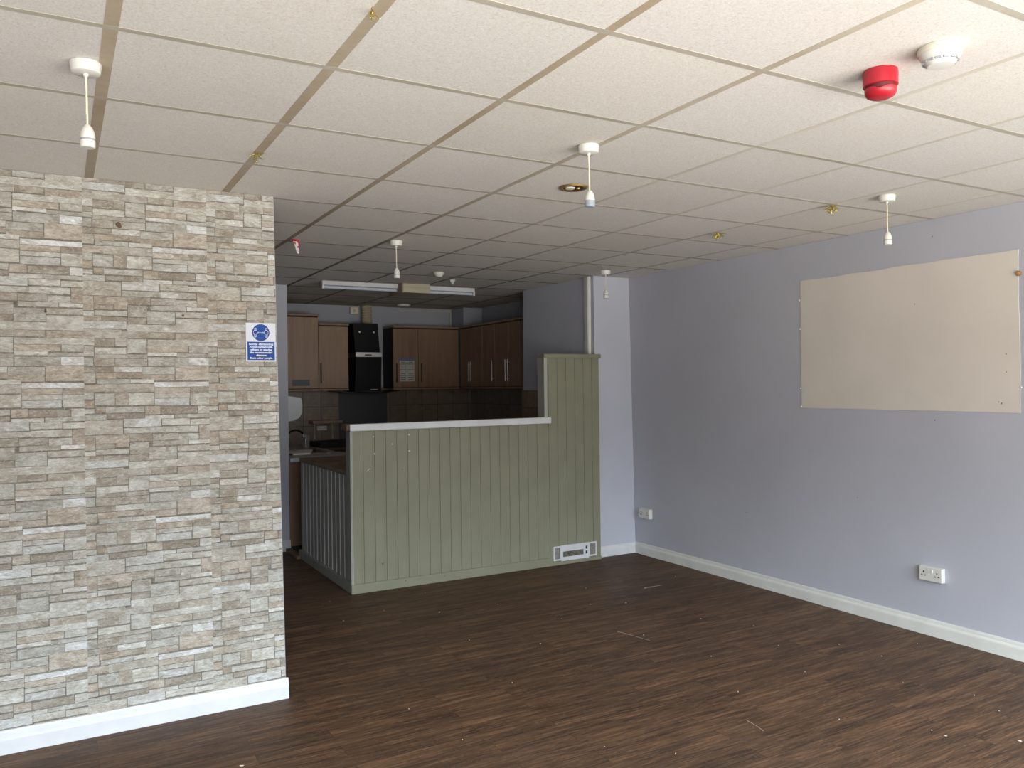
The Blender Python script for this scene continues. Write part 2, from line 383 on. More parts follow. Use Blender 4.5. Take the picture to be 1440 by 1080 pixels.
# stone-print wall ------------------------------------------------
STONES = [s.split() for s in "0 0.333 2.517 2.481 b;0.337 0.993 2.505 2.471 l;0 0.291 2.479 2.438 m;0.291 0.514 2.473 2.438 m;0.514 0.719 2.47 2.439 d;0.728 0.991 2.467 2.431 t;0 0.08 2.443 2.404 w;0.08 0.242 2.436 2.4 d;0.242 0.331 2.44 2.401 m;0.335 0.493 2.436 2.369 g;0.497 0.991 2.435 2.407 l;0 0.078 2.402 2.38 d;0.082 0.331 2.395 2.364 l;0.495 0.829 2.405 2.375 t;0.838 0.989 2.406 2.375 l;0 0.078 2.377 2.353 l;0.082 0.492 2.364 2.345 m;0.495 0.734 2.375 2.356 w;0.734 0.989 2.37 2.353 g;0 0.074 2.348 2.31 g;0.078 0.24 2.345 2.309 d;0.24 0.495 2.344 2.309 m;0.499 0.829 2.351 2.309 g;0.832 0.987 2.351 2.312 W;0 0.229 2.305 2.281 d;0.229 0.451 2.307 2.281 w;0.451 0.715 2.306 2.27 g;0.721 0.987 2.312 2.243 t;0 0.088 2.276 2.231 m;0.091 0.244 2.278 2.251 T;0.244 0.451 2.28 2.255 t;0.449 0.715 2.269 2.24 t;0.099 0.352 2.249 2.228 g;0.356 0.544 2.248 2.227 w;0.547 0.991 2.234 2.209 W;0 0.158 2.224 2.19 t;0.158 0.544 2.226 2.189 m;0.547 0.838 2.208 2.183 t;0.842 0.989 2.212 2.181 d;0 0.074 2.19 2.157 g;0.078 0.235 2.184 2.128 g;0.238 0.339 2.188 2.128 t;0.339 0.544 2.185 2.127 l;0.547 0.838 2.18 2.159 l;0.842 0.993 2.179 2.121 l;0 0.074 2.152 2.116 T;0.547 0.836 2.156 2.122 b;0 0.08 2.113 2.093 l;0.084 0.16 2.121 2.094 T;0.16 0.466 2.12 2.094 l;0.471 0.594 2.12 2.081 t;0.598 0.898 2.115 2.081 d;0.903 1 2.117 2.081 w;0 0.171 2.088 2.061 g;0.175 0.466 2.088 2.065 d;0 0.296 2.06 1.995 m;0.469 0.708 2.078 2.06 w;0.711 0.994 2.079 2.059 g;0.3 0.601 2.064 2.025 b;0.605 0.834 2.059 2.028 l;0.838 0.994 2.054 2.027 l;0.3 0.609 2.021 1.995 g;0.609 0.909 2.023 1.993 l;0.912 0.994 2.024 1.957 t;0 0.078 1.992 1.925 t;0.082 0.343 1.992 1.954 t;0.346 0.523 1.993 1.957 d;0.527 0.734 1.99 1.958 m;0.737 0.909 1.986 1.955 l;0.082 0.233 1.952 1.93 d;0.236 0.341 1.954 1.932 T;0.345 0.495 1.953 1.899 m;0.527 0.819 1.956 1.932 m;0.823 0.996 1.954 1.936 w;0 0.08 1.921 1.9 l;0.084 0.341 1.926 1.901 l;0.497 0.724 1.927 1.867 g;0.728 0.996 1.929 1.901 m;0 0.14 1.898 1.876 t;0.14 0.337 1.897 1.875 d;0.341 0.493 1.896 1.867 d;0.728 0.994 1.897 1.837 l".split(';')]
TINT = {'w': (0.525, 0.52, 0.49), 'W': (0.53, 0.54, 0.54), 'l': (0.455, 0.445, 0.405), 'm': (0.385, 0.364, 0.322), 't': (0.385, 0.343, 0.29), 'T': (0.355, 0.305, 0.245),
        'd': (0.315, 0.285, 0.24), 'g': (0.39, 0.385, 0.35), 'b': (0.48, 0.485, 0.47)}
SX0, SX1 = XL, (0.853, 0.833)           # right edge x at floor, at ceiling
def sy(z): return ly(z, 1.70, 1.767)
def make_stone_wall():
    bm = bmesh.new()
    e0, e1 = SX1
    vs = [bm.verts.new(p) for p in ((SX0, 1.70, 0), (e0, 1.70, 0), (e0, 1.90, 0), (SX0, 1.90, 0), (SX0, 1.767, H), (e1, 1.767, H), (e1, 1.90, H), (SX0, 1.90, H))]
    for f in ((0, 3, 2, 1), (4, 5, 6, 7), (0, 1, 5, 4), (1, 2, 6, 5), (2, 3, 7, 6), (3, 0, 4, 7)): bm.faces.new([vs[i] for i in f])
    wall = struct(obj('wall_stone', bm, m_lilac), 'wall covered in pale stone-effect wallpaper')
    bm = bmesh.new(); tl = bm.loops.layers.float_color.new('tint'); sl = bm.loops.layers.float_vector.new('shift')
    def quad(x0, x1, z0, z1, off, tint, sh):
        x0 = max(x0, SX0); z0 = max(z0, 0.0); z1 = min(z1, H - 0.001)
        if z1 - z0 < 0.001: return
        r0 = e0 + (e1 - e0) * z0 / H - 0.0015; r1 = e0 + (e1 - e0) * z1 / H - 0.0015
        if x0 >= min(r0, r1) - 0.001: return
        ps = [(x0, z0), (min(x1, r0), z0), (min(x1, r1), z1), (x0, z1)]
        vv = [bm.verts.new((x, sy(z) - 0.0006 - off, z)) for x, z in ps]
        f = bm.faces.new(vv)
        for lp in f.loops: lp[tl] = (*tint, 1); lp[sl] = sh
    quad(SX0, 9, 0, H, 0, (0.19, 0.175, 0.15), (0, 0, 0))
    rr = random.Random(11)
    tones = []
    for s in STONES:
        k = rr.uniform(0.93, 1.10); c = TINT[s[4]]; tones.append((tuple(v * k for v in c), (rr.random(), rr.random(), rr.random())))
    JOINT = [(rr.choice((0.0, 0.0012, 0.0022)), rr.choice((0.0004, 0.0014, 0.0024))) for _ in STONES]
    P, W = 0.640, 0.537
    for strip in range(-4, 3):
        xs = -0.03 + strip * W
        for rep in range(-1, 4):
            for n, s in enumerate(STONES):
                u0, u1, zt, zb = map(float, s[:4])
                t, sh = tones[n]; off = 0.00004 * (n + 1)
                x0 = xs + (u0 if u0 > 0.03 else 0) * W; x1 = xs + u1 * W
                z1 = zt - rep * P; z0 = zb - rep * P
                if z1 < 0 or z0 > H: continue
                gr, gb = JOINT[n]
                if float(s[1]) > 0.955: x1 = xs + W; gr = -0.0003
                quad(x0, x1 - gr, z0 + gb, z1, off, t, sh)
    o = obj('stone_wallpaper', bm, m_stone, wall)
    # old screw holes and a ragged patch
    for x, z, r in ((0.124, 2.322, 0.009), (0.119, 2.330, 0.012), (-0.179, 1.914, 0.006), (0.394, 1.913, 0.006), (-0.179, 1.922, 0.004)):
        bm = bmesh.new()
        bm_lathe(bm, [(r, 0), (r * 0.8, 0.0015), (r * 0.3, 0.002)], 9)
        bmesh.ops.rotate(bm, verts=bm.verts, cent=(0, 0, 0), matrix=Matrix.Rotation(PI / 2, 3, 'X'))
        h = obj('screw_hole', bm, m_hole, wall, at=(x, sy(z) - 0.0045, z))
    return wall
wall_stone = make_stone_wall()

def skirting_bm(path, h=0.1, t=0.018, end=0.0):
    """profile swept along a straight run: path=(p0,p1,normal) in xy"""
    (p0, p1, nrm) = path; p0 = Vector(p0); p1 = Vector(p1); nrm = Vector(nrm).normalized()
    prof = [(0, 0), (t, 0), (t, h * 0.62), (t * 0.92, h * 0.70), (t * 0.62, h * 0.80), (t * 0.55, h * 0.92), (t * 0.40, h), (0, h)]
    bm = bmesh.new()
    a = [bm.verts.new((p0.x + nrm.x * u, p0.y + nrm.y * u, z)) for u, z in prof]
    b = [bm.verts.new((p1.x + nrm.x * u, p1.y + nrm.y * u, z)) for u, z in prof]
    n = len(a); bm.faces.new(a); bm.faces.new(b[::-1])
    for i in range(n): bm.faces.new((a[i], a[(i + 1) % n], b[(i + 1) % n], b[i]))
    return bm
struct(obj('baseboard_stone', skirting_bm(((XL, 1.70), (0.862, 1.70), (0, -1)), 0.1, 0.02), m_white, smooth=False))
struct(obj('baseboard_right', skirting_bm(((XR, FRONT), (XR, 3.535), (-1, 0)), 0.1, 0.018), m_skirt_cream))
struct(obj('baseboard_pier', skirting_bm(((4.068, 3.535), (XR, 3.535), (0, -1)), 0.094, 0.018), m_white))
struct(obj('baseboard_passage', skirting_bm(((XL, 5.35), (1.785, 5.35), (0, -1)), 0.1, 0.018), m_white))

# right wall, pier, kitchen walls ---------------------------------
wall_r = struct(box('wall_right', XR, XR + 0.2, FRONT - 0.2, 3.7, 0, H, m_lilac))
for y, z, q in ((0.60, 1.315, 0.004), (0.60, 2.43, 0.003), (1.15, 0.78, 0.003), (2.15, 0.55, 0.003)):
    bm = bmesh.new(); bm_lathe(bm, [(q, 0.0), (q * 0.6, 0.0008)], 9)
    bmesh.ops.rotate(bm, verts=bm.verts, cent=(0, 0, 0), matrix=Matrix.Rotation(-PI / 2, 3, 'Y'))
    obj('screw_hole', bm, m_hole, wall_r, at=(XR, y, z))
bm = bmesh.new()
x0, x1, xt0 = 4.078, XR + 0.2, 4.10
vs = [bm.verts.new(p) for p in ((x0, 3.535, 0), (x1, 3.535, 0), (x1, 4.86, 0), (x0, 4.86, 0), (xt0, 3.59, H), (x1, 3.59, H), (x1, 4.86, H), (xt0, 4.86, H))]
for f in ((0, 3, 2, 1), (4, 5, 6, 7), (0, 1, 5, 4), (1, 2, 6, 5), (2, 3, 7, 6), (3, 0, 4, 7)): bm.faces.new([vs[i] for i in f])
struct(obj('wall_pier', bm, m_pier))
wall_back = struct(box('wall_back', 1.6, 5.0, 7.05, 7.2, 0, H, m_kwall))
box('splashback_tiling', 1.78, 4.58, 7.042, 7.051, 0.88, 1.545, m_tiles_back, wall_back)
wall_kr = struct(box('wall_kitchen', 4.58, 4.75, 4.86, 7.05, 0, H, m_kwall))
box('side_tiling', 4.572, 4.581, 4.87, 7.04, 0.88, 1.54, m_tiles_side, wall_kr)
wall_kl = struct(box('wall_kitchen_left', 1.66, 1.78, 5.36, 7.05, 0, H, m_kwall))
box('side_tiling', 1.779, 1.787, 5.45, 7.04, 0.88, 1.54, m_tiles_side, wall_kl)
struct(box('wall_passage', XL, 1.78, 5.35, 5.45, 0, H, m_pier))
struct(box('wall_left', XL - 0.1, XL, FRONT, 5.45, 0, H, m_lilac))

# shop front (behind the camera) with three big window openings
def front_wall():
    bm = bmesh.new(); y0, y1 = FRONT - 0.2, FRONT
    bm_box(bm, XL, XR, y0, y1, 0, WZ0); bm_box(bm, XL, XR, y0, y1, WZ1, H)
    edges = [XL] + [v for w in WIN for v in w] + [XR]
    for a, b in zip(edges[0::2], edges[1::2]): bm_box(bm, a, b, y0, y1, WZ0, WZ1)
    struct(obj('wall_front', bm, m_lilac))
    for n, (a, b) in enumerate(WIN):
        bm = bmesh.new(); t = 0.04; ya, yb = FRONT - 0.16, FRONT - 0.09
        bm_box(bm, a, b, ya, yb, WZ0, WZ0 + t); bm_box(bm, a, b, ya, yb, WZ1 - t, WZ1)
        bm_box(bm, a, a + t, ya, yb, WZ0 + t, WZ1 - t); bm_box(bm, b - t, b, ya, yb, WZ0 + t, WZ1 - t)
        struct(obj('window_%d' % (n + 1), bm, m_frame))
front_wall()

# white conduit strip running up the pier's kitchen side
t = struct(box('trim_1', 4.071, 4.0995, 3.632, 3.70, 1.825, H - 0.002, m_skirt_cream, None, 0.003))
box('conduit_cover', 4.066, 4.073, 3.640, 3.664, 1.83, H - 0.004, m_white, t)
# timber threshold at the kitchen floor edge
struct(box('trim_2', 1.735, 1.785, 4.93, 5.325, 0.0, 0.03, m_timber, None, 0.002))

# ------------------------------------------------------------ cream unpainted patch on the right wall, built as a thin sheet
def panel():
    rr = random.Random(5)
    t = thing('wall_patch', 'large cream rectangular patch left unpainted high on the lilac grey wall', 'panel', (XR, 0.85, 1.367))
    Y0, Y1, Z0, Z1 = 0.098, 1.601, 1.371, 2.275
    pts = []
    def edge(a, b, n, jit):
        for i in range(n):
            f = i / n; y = a[0] + (b[0] - a[0]) * f; z = a[1] + (b[1] - a[1]) * f
            j = rr.uniform(-jit, jit) if i else 0
            pts.append((y + (j if abs(a[0] - b[0]) < 0.1 else 0), z + (j if abs(a[1] - b[1]) < 0.1 else 0)))
    edge((Y0, Z0), (Y1, Z0), 14, 0.0015); edge((Y1, Z0), (Y1, Z1), 12, 0.001); edge((Y1, Z1), (Y0, Z1), 14, 0.004); edge((Y0, Z1), (Y0, Z0), 12, 0.003)
    bm = bmesh.new(); bm_prism(bm, [(-0.0035, y - 0.85, z - 1.367) for y, z in pts], (0.0035, 0, 0))
    obj('patch_face', bm, m_board, t)
    for y, z in ((1.608, 2.136), (1.606, 1.932), (1.607, 1.51), (1.604, 1.378), (0.090, 1.512)):
        bm = bmesh.new(); bm_lathe(bm, [(0.0, -0.008), (0.006, -0.007), (0.007, 0.0)], 10, cap=False)
        bmesh.ops.rotate(bm, verts=bm.verts, cent=(0, 0, 0), matrix=Matrix.Rotation(PI / 2, 3, 'Y') @ Matrix.Rotation(0.4, 3, 'X'))
        o = obj('wall_plug', bm, m_white, t, True, at=(-0.002, y - 0.85, z - 1.367)); o.rotation_euler = (0, 0, 0); o['label'] = 'white plastic wall plug'
    for y, z in ((0.20, 1.42), (0.197, 1.425), (0.215, 1.43), (0.72, 2.03), (0.17, 1.70), (0.17, 1.60)):
        bm = bmesh.new(); bm_lathe(bm, [(0.0035, 0.0006), (0.002, -0.0006)], 8)
        bmesh.ops.rotate(bm, verts=bm.verts, cent=(0, 0, 0), matrix=Matrix.Rotation(PI / 2, 3, 'Y'))
        obj('pin_hole', bm, m_hole, t, at=(-0.0038, y - 0.85, z - 1.367))
    bm = bmesh.new(); bm_lathe(bm, [(0.014, 0), (0.015, 0.01), (0.011, 0.018), (0.004, 0.02)], 16)
    bmesh.ops.rotate(bm, verts=bm.verts, cent=(0, 0, 0), matrix=Matrix.Rotation(-PI / 2, 3, 'Y'))
    kn = obj('wooden_knob', bm, mottled('knob_wood', (0.38, 0.22, 0.10), 0.3, 40), t, True, at=(-0.003, 0.094 - 0.85, 2.142 - 1.367)); kn['label'] = 'small brown wooden knob'
panel()
# loose plug high on wall
bm = bmesh.new(); bm_lathe(bm, [(0.009, 0), (0.008, 0.006), (0.003, 0.008)], 10)
bmesh.ops.rotate(bm, verts=bm.verts, cent=(0, 0, 0), matrix=Matrix.Rotation(-PI / 2, 3, 'Y'))
tag(obj('plastic_wall_plug', bm, m_white, None, True, at=(XR, 0.896, 2.440)), 'small white plug stuck in the grey wall above the cream patch', 'wall plug')

# ------------------------------------------------------------ power sockets
def socket(loc, label, rz=0.0, w=0.146, h=0.086, depth=0.036):
    """facing -X before rotation; origin at the back of the box"""
    t = thing('power_socket', label, 'socket', loc, 'double sockets on the walls', rz)
    box('back_box', -depth * 0.72, 0.0, -w / 2, w / 2, -h / 2, h / 2, m_plastic, t, 0.003)
    f = box('face_plate', -depth, -depth * 0.70, -w / 2, w / 2, -h / 2, h / 2, m_plastic, t, 0.0035)
    for s in (-1, 1):
        box('switch', -depth - 0.004, -depth + 0.004, s * 0.011 - 0.006, s * 0.011 + 0.006, 0.008 * h / 0.086, 0.030 * h / 0.086, m_plastic, f, 0.001)
        for dy, dz, a, b in ((0.0, 0.010, 0.0035, 0.006), (-0.011, -0.010, 0.005, 0.003), (0.011, -0.010, 0.005, 0.003)):
            cy = s * 0.043; box('pin_slot', -depth - 0.0004, -depth + 0.003, cy + dy - a, cy + dy + a, dz * h / 0.086 - b * h / 0.086, dz * h / 0.086 + b * h / 0.086, m_blackmatt, f)
    return t
socket((XR, 0.618, 0.380), 'white double socket low on the grey wall below the cream patch')
socket((XR, 3.360, 0.381), 'white double socket low on the grey wall beside the corner pier')

# ------------------------------------------------------------ green panelled counter
GY = 3.468
def boards_bm(a0, a1, zf, pitch, axis, plane, depth=0.018, z0=0.07, out=-1, off=0.0, bead=True, g=0.0035, d=0.005, rib=False):
    """tongue-and-groove face: a0..a1 along axis; zf(a)->top z; plane = front coordinate; out=-1: faces negative side"""
    bm = bmesh.new()
    cuts = []; a = a0 + off
    while a < a1 - 0.01:
        if a > a0 + 0.01: cuts.append(a)
        a += pitch
    prof = [(a0, 0.0)]
    edges = [a0] + cuts + [a1]
    for i, (p, q) in enumerate(zip(edges, edges[1:])):
        if bead and q - p > 0.06:
            mx = p + (q - p) * 0.80
            prof += [(mx - 0.002, 0.0), (mx, 0.0012), (mx + 0.002, 0.0)]
        if rib and i < len(edges) - 2: prof += [(q - 0.006, 0.0), (q - 0.004, -0.007), (q + 0.003, -0.007), (q + 0.004, 0.0)]
        elif i < len(edges) - 2: prof += [(q - g, 0.0), (q - g * 0.3, d), (q + g * 0.3, d), (q + g, 0.0)]
    prof.append((a1, 0.0))
    def P(a, o, z):
        return (a, plane - out * o, z) if axis == 'x' else (plane - out * o, a, z)
    fr = [(bm.verts.new(P(a, o, z0)), bm.verts.new(P(a, o, zf(a)))) for a, o in prof]
    for (b0, t0), (b1, t1) in zip(fr, fr[1:]): bm.faces.new((b0, b1, t1, t0))
    bk = [(bm.verts.new(P(a, depth, z0)), bm.verts.new(P(a, depth, zf(a)))) for a in (a0, a1)]
    bm.faces.new((fr[0][0], fr[0][1], bk[0][1], bk[0][0])); bm.faces.new((fr[-1][0], bk[1][0], bk[1][1], fr[-1][1]))
    bm.faces.new((bk[0][0], bk[0][1], bk[1][1], bk[1][0]))
    bm.faces.new([t for _, t in fr] + [bk[1][1], bk[0][1]]); bm.faces.new([b for b, _ in fr] + [bk[1][0], bk[0][0]])
    return bm
def counter():
    t = thing('panelled_counter', 'sage green tongue and groove counter with a taller end by the pier', 'counter', (0, 0, 0))
    xa, xm, xb, LOW, HIGH = 1.783, 3.484, 4.060, 1.228, 1.795
    f = obj('front_boards', boards_bm(xa, xm, lambda a: LOW, 0.0905, 'x', GY, off=0.089), m_green, t)
    f2 = obj('tall_boards', boards_bm(xm, xb, lambda a: HIGH, 0.0905, 'x', GY, off=0.045, z0=0.0), m_green, t)
    box('wall_core', xa, xm, GY + 0.018, GY + 0.10, 0, LOW, m_green_lifted, t)
    box('tall_core', xm, xb + 0.012, GY + 0.018, GY + 0.10, 0, HIGH, m_green_lifted, t)
    s = obj('side_boards', boards_bm(GY + 0.07, 4.98, lambda a: 0.876, 0.108, 'y', xa + 0.012, off=0.05, bead=False, rib=True), m_green_lifted, t)
    box('corner_post', xa - 0.012, xa + 0.0, GY - 0.002, GY + 0.098, 0.07, LOW - 0.006, m_green_lifted, t, 0.002)
    box('corner_bead', xa - 0.004, xa + 0.006, GY - 0.005, GY + 0.001, 0.07, LOW - 0.006, m_green_edge, t, 0.0015)
    box('skirting', xa - 0.012, 3.555, GY - 0.014, GY, 0, 0.072, m_green, t, 0.003); box('skirting', 3.556, xb, GY - 0.012, GY, 0, 0.030, m_green, t, 0.002)
    box('side_skirting', xa - 0.014, xa + 0.012, GY - 0.012, 4.98, 0, 0.075, m_green_lifted, t, 0.003)
    # tall end trims
    box('upright_trim', xm - 0.004, xm + 0.026, GY - 0.016, GY + 0.004, LOW + 0.05, HIGH, m_green_edge, t, 0.004)
    bm = bmesh.new(); bm_box(bm, xm - 0.004, xb + 0.014, GY - 0.022, GY + 0.104, HIGH - 0.012, HIGH + 0.026, 0.006)
    obj('top_moulding', bm, m_green, t)
    # capping of the low part, white nosing on its face
    cap = box('capping_board', xa - 0.042, xm, GY - 0.012, GY + 0.125, LOW, LOW + 0.046, m_timber, t, 0.010)
    bm = bmesh.new(); bm_box(bm, xa - 0.020, xm + 0.054, GY - 0.034, GY - 0.012, LOW - 0.004, LOW + 0.050, 0.006)
    obj('white_nosing', bm, m_white, t)
    # dabs of filler and scratches
    for x, z in ((1.955, 1.175), (2.108, 1.112), (2.245, 1.180), (1.965, 1.045), (2.247, 1.053)):
        bm = bmesh.new(); bm_lathe(bm, [(0.0062, 0), (0.005, 0.0018), (0.002, 0.0025)], 10)
        bmesh.ops.rotate(bm, verts=bm.verts, cent=(0, 0, 0), matrix=Matrix.Rotation(PI / 2, 3, 'X'))
        obj('filler_dab', bm, m_signwhite, t, True, at=(x, GY, z))
    tube('paint_scratch', [(1.905, GY - 0.001, 0.915), (1.915, GY - 0.001, 0.93), (1.93, GY - 0.001, 0.932)], 0.0018, m_plastic, t, 6)
    for x, z, r in ((2.19, 0.912, 0.005), (2.20, 0.05, 0.006), (2.02, 0.20, 0.008), (2.53, 0.045, 0.005)):
        bm = bmesh.new(); bm_lathe(bm, [(r, 0), (r * 0.7, 0.0008)], 9)
        bmesh.ops.rotate(bm, verts=bm.verts, cent=(0, 0, 0), matrix=Matrix.Rotation(PI / 2, 3, 'X'))
        obj('paint_chip', bm, m_timber, t, at=(x, GY - (0.014 if z < 0.07 else 0.0), z))
counter()

def worktop_peninsula():
    bm = bmesh.new()
    bm_prism(bm, [(1.785, 3.57, 0.878), (4.05, 3.57, 0.878), (4.05, 4.15, 0.878), (2.40, 4.15, 0.878), (2.40, 4.985, 0.878), (1.785, 4.985, 0.878)], (0, 0, 0.034))
    tag(obj('wooden_worktop', bm, mottled('worn_worktop', (0.21, 0.145, 0.09), 0.35, 7, 0.55, 0.2, 0.3, stretch=(1, 1, 6))), 'worn brown wooden worktop on the counter behind the green side boards', 'worktop')
worktop_peninsula()

# white outline of a removed vent on the counter
def vent():
    t = thing('vent_plate', 'white plastic vent plate low on the green counter boards', 'vent', (3.78, GY - 0.0045, 0.10))
    yb = 0.0135
    bm = bmesh.new()
    def fr(x0, x1, z0, z1, w):
        bm_box(bm, x0, x1, -0.007, 0.004, z0, z0 + w); bm_box(bm, x0, x1, -0.007, 0.004, z1 - w, z1)
        bm_box(bm, x0, x0 + w, -0.007, 0.004, z0 + w, z1 - w); bm_box(bm, x1 - w, x1, -0.007, 0.004, z0 + w, z1 - w)
    fr(-0.222, -0.142, -0.060, 0.062, 0.011); obj('end_frame', bm, m_white, t)
    bm = bmesh.new(); fr(0.142, 0.228, -0.058, 0.064, 0.011); obj('end_frame', bm, m_white, t)
    bm = bmesh.new()
    bm_box(bm, -0.146, 0.142, -0.010, 0.004, 0.012, 0.066); bm_box(bm, -0.146, 0.142, -0.010, 0.004, -0.068, -0.036)
    bm_box(bm, -0.146, -0.128, -0.010, 0.004, -0.036, 0.012); bm_box(bm, 0.086, 0.142, -0.010, 0.004, -0.036, 0.012)
    obj('slotted_plate', bm, m_white, t)
    for z in (-0.030, 0.012):
        box('slot', 0.108, 0.126, -0.0112, -0.009, z, z + 0.026, m_blackmatt, t)
    box('dark_opening', -0.128, 0.086, -0.001, 0.003, -0.036, 0.012, mottled('dusty_dark_opening', (0.13, 0.12, 0.10), 0.5, 25), t)
    m = mottled('scuffed_patch', (0.22, 0.205, 0.18), 0.3, 60)
    box('end_fill', -0.211, -0.153, 0.0, 0.003, -0.049, 0.051, m, t); box('end_fill', 0.153, 0.217, 0.0, 0.003, -0.047, 0.053, m, t)
vent()

# ------------------------------------------------------------ social distancing sign
def sign():
    zc, xc = 1.790, 0.7575
    t = thing('wall_sign', 'white and blue social distancing sign at the edge of the stone effect wall', 'sign', (xc, sy(zc) - 0.0045, zc))
    t.rotation_euler = (math.atan2(0.067, H) * -1, 0, 0)
    W, Hh = 0.147, 0.194
    box('backing', -W / 2, W / 2, -0.003, 0.0, -Hh / 2, Hh / 2, m_signwhite, t, 0.0008)
    p = box('blue_panel', -W / 2 + 0.007, W / 2 - 0.006, -0.0036, -0.002, -Hh / 2 + 0.007, 0.002, m_blue, t)
    bm = bmesh.new(); bm_lathe(bm, [(0.0425, 0), (0.0425, 0.0016)], 48)
    bmesh.ops.rotate(bm, verts=bm.verts, cent=(0, 0, 0), matrix=Matrix.Rotation(PI / 2, 3, 'X'))
    c = obj('blue_disc', bm, m_blue, t, at=(0, -0.002, 0.0485))
    # two figures joined by an arrow: white outlines
    for s in (-1, 1):
        bm = bmesh.new()
        def ring(pts, r): bm_tube(bm, [(x * 1.0, -0.0019, z) for x, z in pts], r, 6)
        hx = s * 0.0265
        ring([(hx + 0.0048 * math.cos(a * PI / 8), 0.0175 + 0.0048 * math.sin(a * PI / 8)) for a in range(17)], 0.0011)
        body = [(0.0, 0.011), (0.006, 0.010), (0.009, 0.005), (0.010, -0.005), (0.007, -0.008), (0.0055, -0.004), (0.0055, -0.022), (0.0, -0.024)]
        full = [(hx + x, z) for x, z in body] + [(hx - x, z) for x, z in body[::-1]]
        ring(full + [full[0]], 0.0013)
        ring([(hx, -0.008), (hx, -0.022)], 0.0009)
        obj('standing_figure', bm, m_signwhite, c)
    bm = bmesh.new(); bm_tube(bm, [(-0.015, -0.0019, 0), (0.015, -0.0019, 0)], 0.001, 6)
    for s in (-1, 1): bm_tube(bm, [(s * 0.010, -0.0019, 0.003), (s * 0.0155, -0.0019, 0), (s * 0.010, -0.0019, -0.003)], 0.0009, 6)
    obj('distance_arrow', bm, m_signwhite, c)
    lines = [('Social distancing', 0.0145, 0.120), ('Avoid contact with', 0.0125, 0.113), ('others by staying', 0.0125, 0.106), ('the recommended', 0.0125, 0.110), ('distance', 0.0125, 0.050), ('from other people', 0.0125, 0.110)]
    z = -0.010
    for s, sz, w in lines:
        text_mesh('lettering', s, sz, m_signwhite, p, (0.0005, -0.0038, z), (PI / 2, 0, 0), bold=0.0006, width=w)
        z -= 0.0140
sign()

# ------------------------------------------------------------ pendants
def pendant(loc, label, kind='plain', drop=0.255, loose=False):
    t = thing('pendant_light', label, 'pendant light', loc, 'bare pendant light fittings')
    z = -0.045 if loose else 0.0
    ro = lathe('ceiling_rose', [(0.034, z - 0.034), (0.0395, z - 0.031), (0.0425, z - 0.012), (0.043, z - 0.003), (0.041, z)], m_plastic, t)
    lathe('rose_collar', [(0.006, z - 0.042), (0.008, z - 0.034)], m_plastic, ro, seg=16)
    if loose:
        for a, b in ((-0.018, -0.03), (0.012, 0.03)):
            tube('supply_wire', [(a * 0.3, 0, z - 0.002), (a, 0.0, z + 0.02), (b, 0.005, 0.0)], 0.002, m_greyring, t, 6)
    L = drop
    tube('flex', [(0, 0, z - 0.036), (0.001, 0, -L * 0.35), (0.002, 0.001, -L * 0.6), (0.003, 0, -L + 0.055)], 0.0032, m_flex, t, 8)
    h = lathe('lamp_holder', [(0.006, -L + 0.068), (0.013, -L + 0.060), (0.0185, -L + 0.047), (0.0205, -L + 0.032), (0.0205, -L + 0.027)][::-1], m_plastic, t, c=(0.003, 0, 0), seg=28)
    lathe('collar_ring', [(0.0200, -L + 0.021), (0.0200, -L + 0.0275)], m_greyring, h, c=(0.003, 0, 0), seg=28)
    lathe('bulb_socket', [(0.0180, -L), (0.0205, -L + 0.003), (0.0208, -L + 0.0215)], m_bluegrey if kind == 'grey' else m_plastic, h, c=(0.003, 0, 0), seg=28)
    return t
pendant((-0.052, 0.294, H), 'bare white pendant fitting above the stone effect wall, leftmost of five', drop=0.253)
pendant((1.764, 0.300, H), 'bare pendant fitting with grey lamp socket beside the brass ceiling hole', kind='grey', drop=0.252)
pendant((3.687, 0.323, H), 'bare white pendant fitting hanging in front of the cream patch wall', drop=0.259)
pendant((1.857, 2.693, H), 'bare white pendant fitting hanging before the kitchen strip light', drop=0.250)
pendant((3.806, 3.000, H), 'bare pendant fitting hanging on loose wires in front of the corner pier', drop=0.272, loose=True)

# ------------------------------------------------------------ alarm siren, smoke detectors
def siren():
    t = thing('alarm_siren', 'round red fire alarm siren on the ceiling', 'alarm', (2.130, -0.774, H))
    lathe('base', [(0.044, -0.049), (0.0515, -0.048), (0.052, -0.012), (0.050, 0.0)], m_red, t, seg=48)
    lathe('dark_recess', [(0.044, -0.062), (0.045, -0.048)], m_red_shade, t, seg=40)
    bm = bmesh.new(); seg = 48; rings = []
    for r, z, amp in ((0.040, -0.054, 1.3), (0.0475, -0.0575, 1.2), (0.047, -0.068, 0.4), (0.041, -0.079, 0), (0.030, -0.085, 0), (0.012, -0.087, 0)):
        ring = []
        for k in range(seg):
            a = 2 * PI * k / seg
            wv = -0.006 * max(0, math.cos(3 * (a - 3.77))) * amp
            ring.append(bm.verts.new((r * math.cos(a), r * math.sin(a), z + wv)))
        rings.append(ring)
    for a, b in zip(rings, rings[1:]):
        for k in range(seg): bm.faces.new((a[k], a[(k + 1) % seg], b[(k + 1) % seg], b[k]))
    bm.faces.new(rings[0]); bm.faces.new(rings[-1])
    obj('sounder_cap', bm, m_red, t, True)
siren()
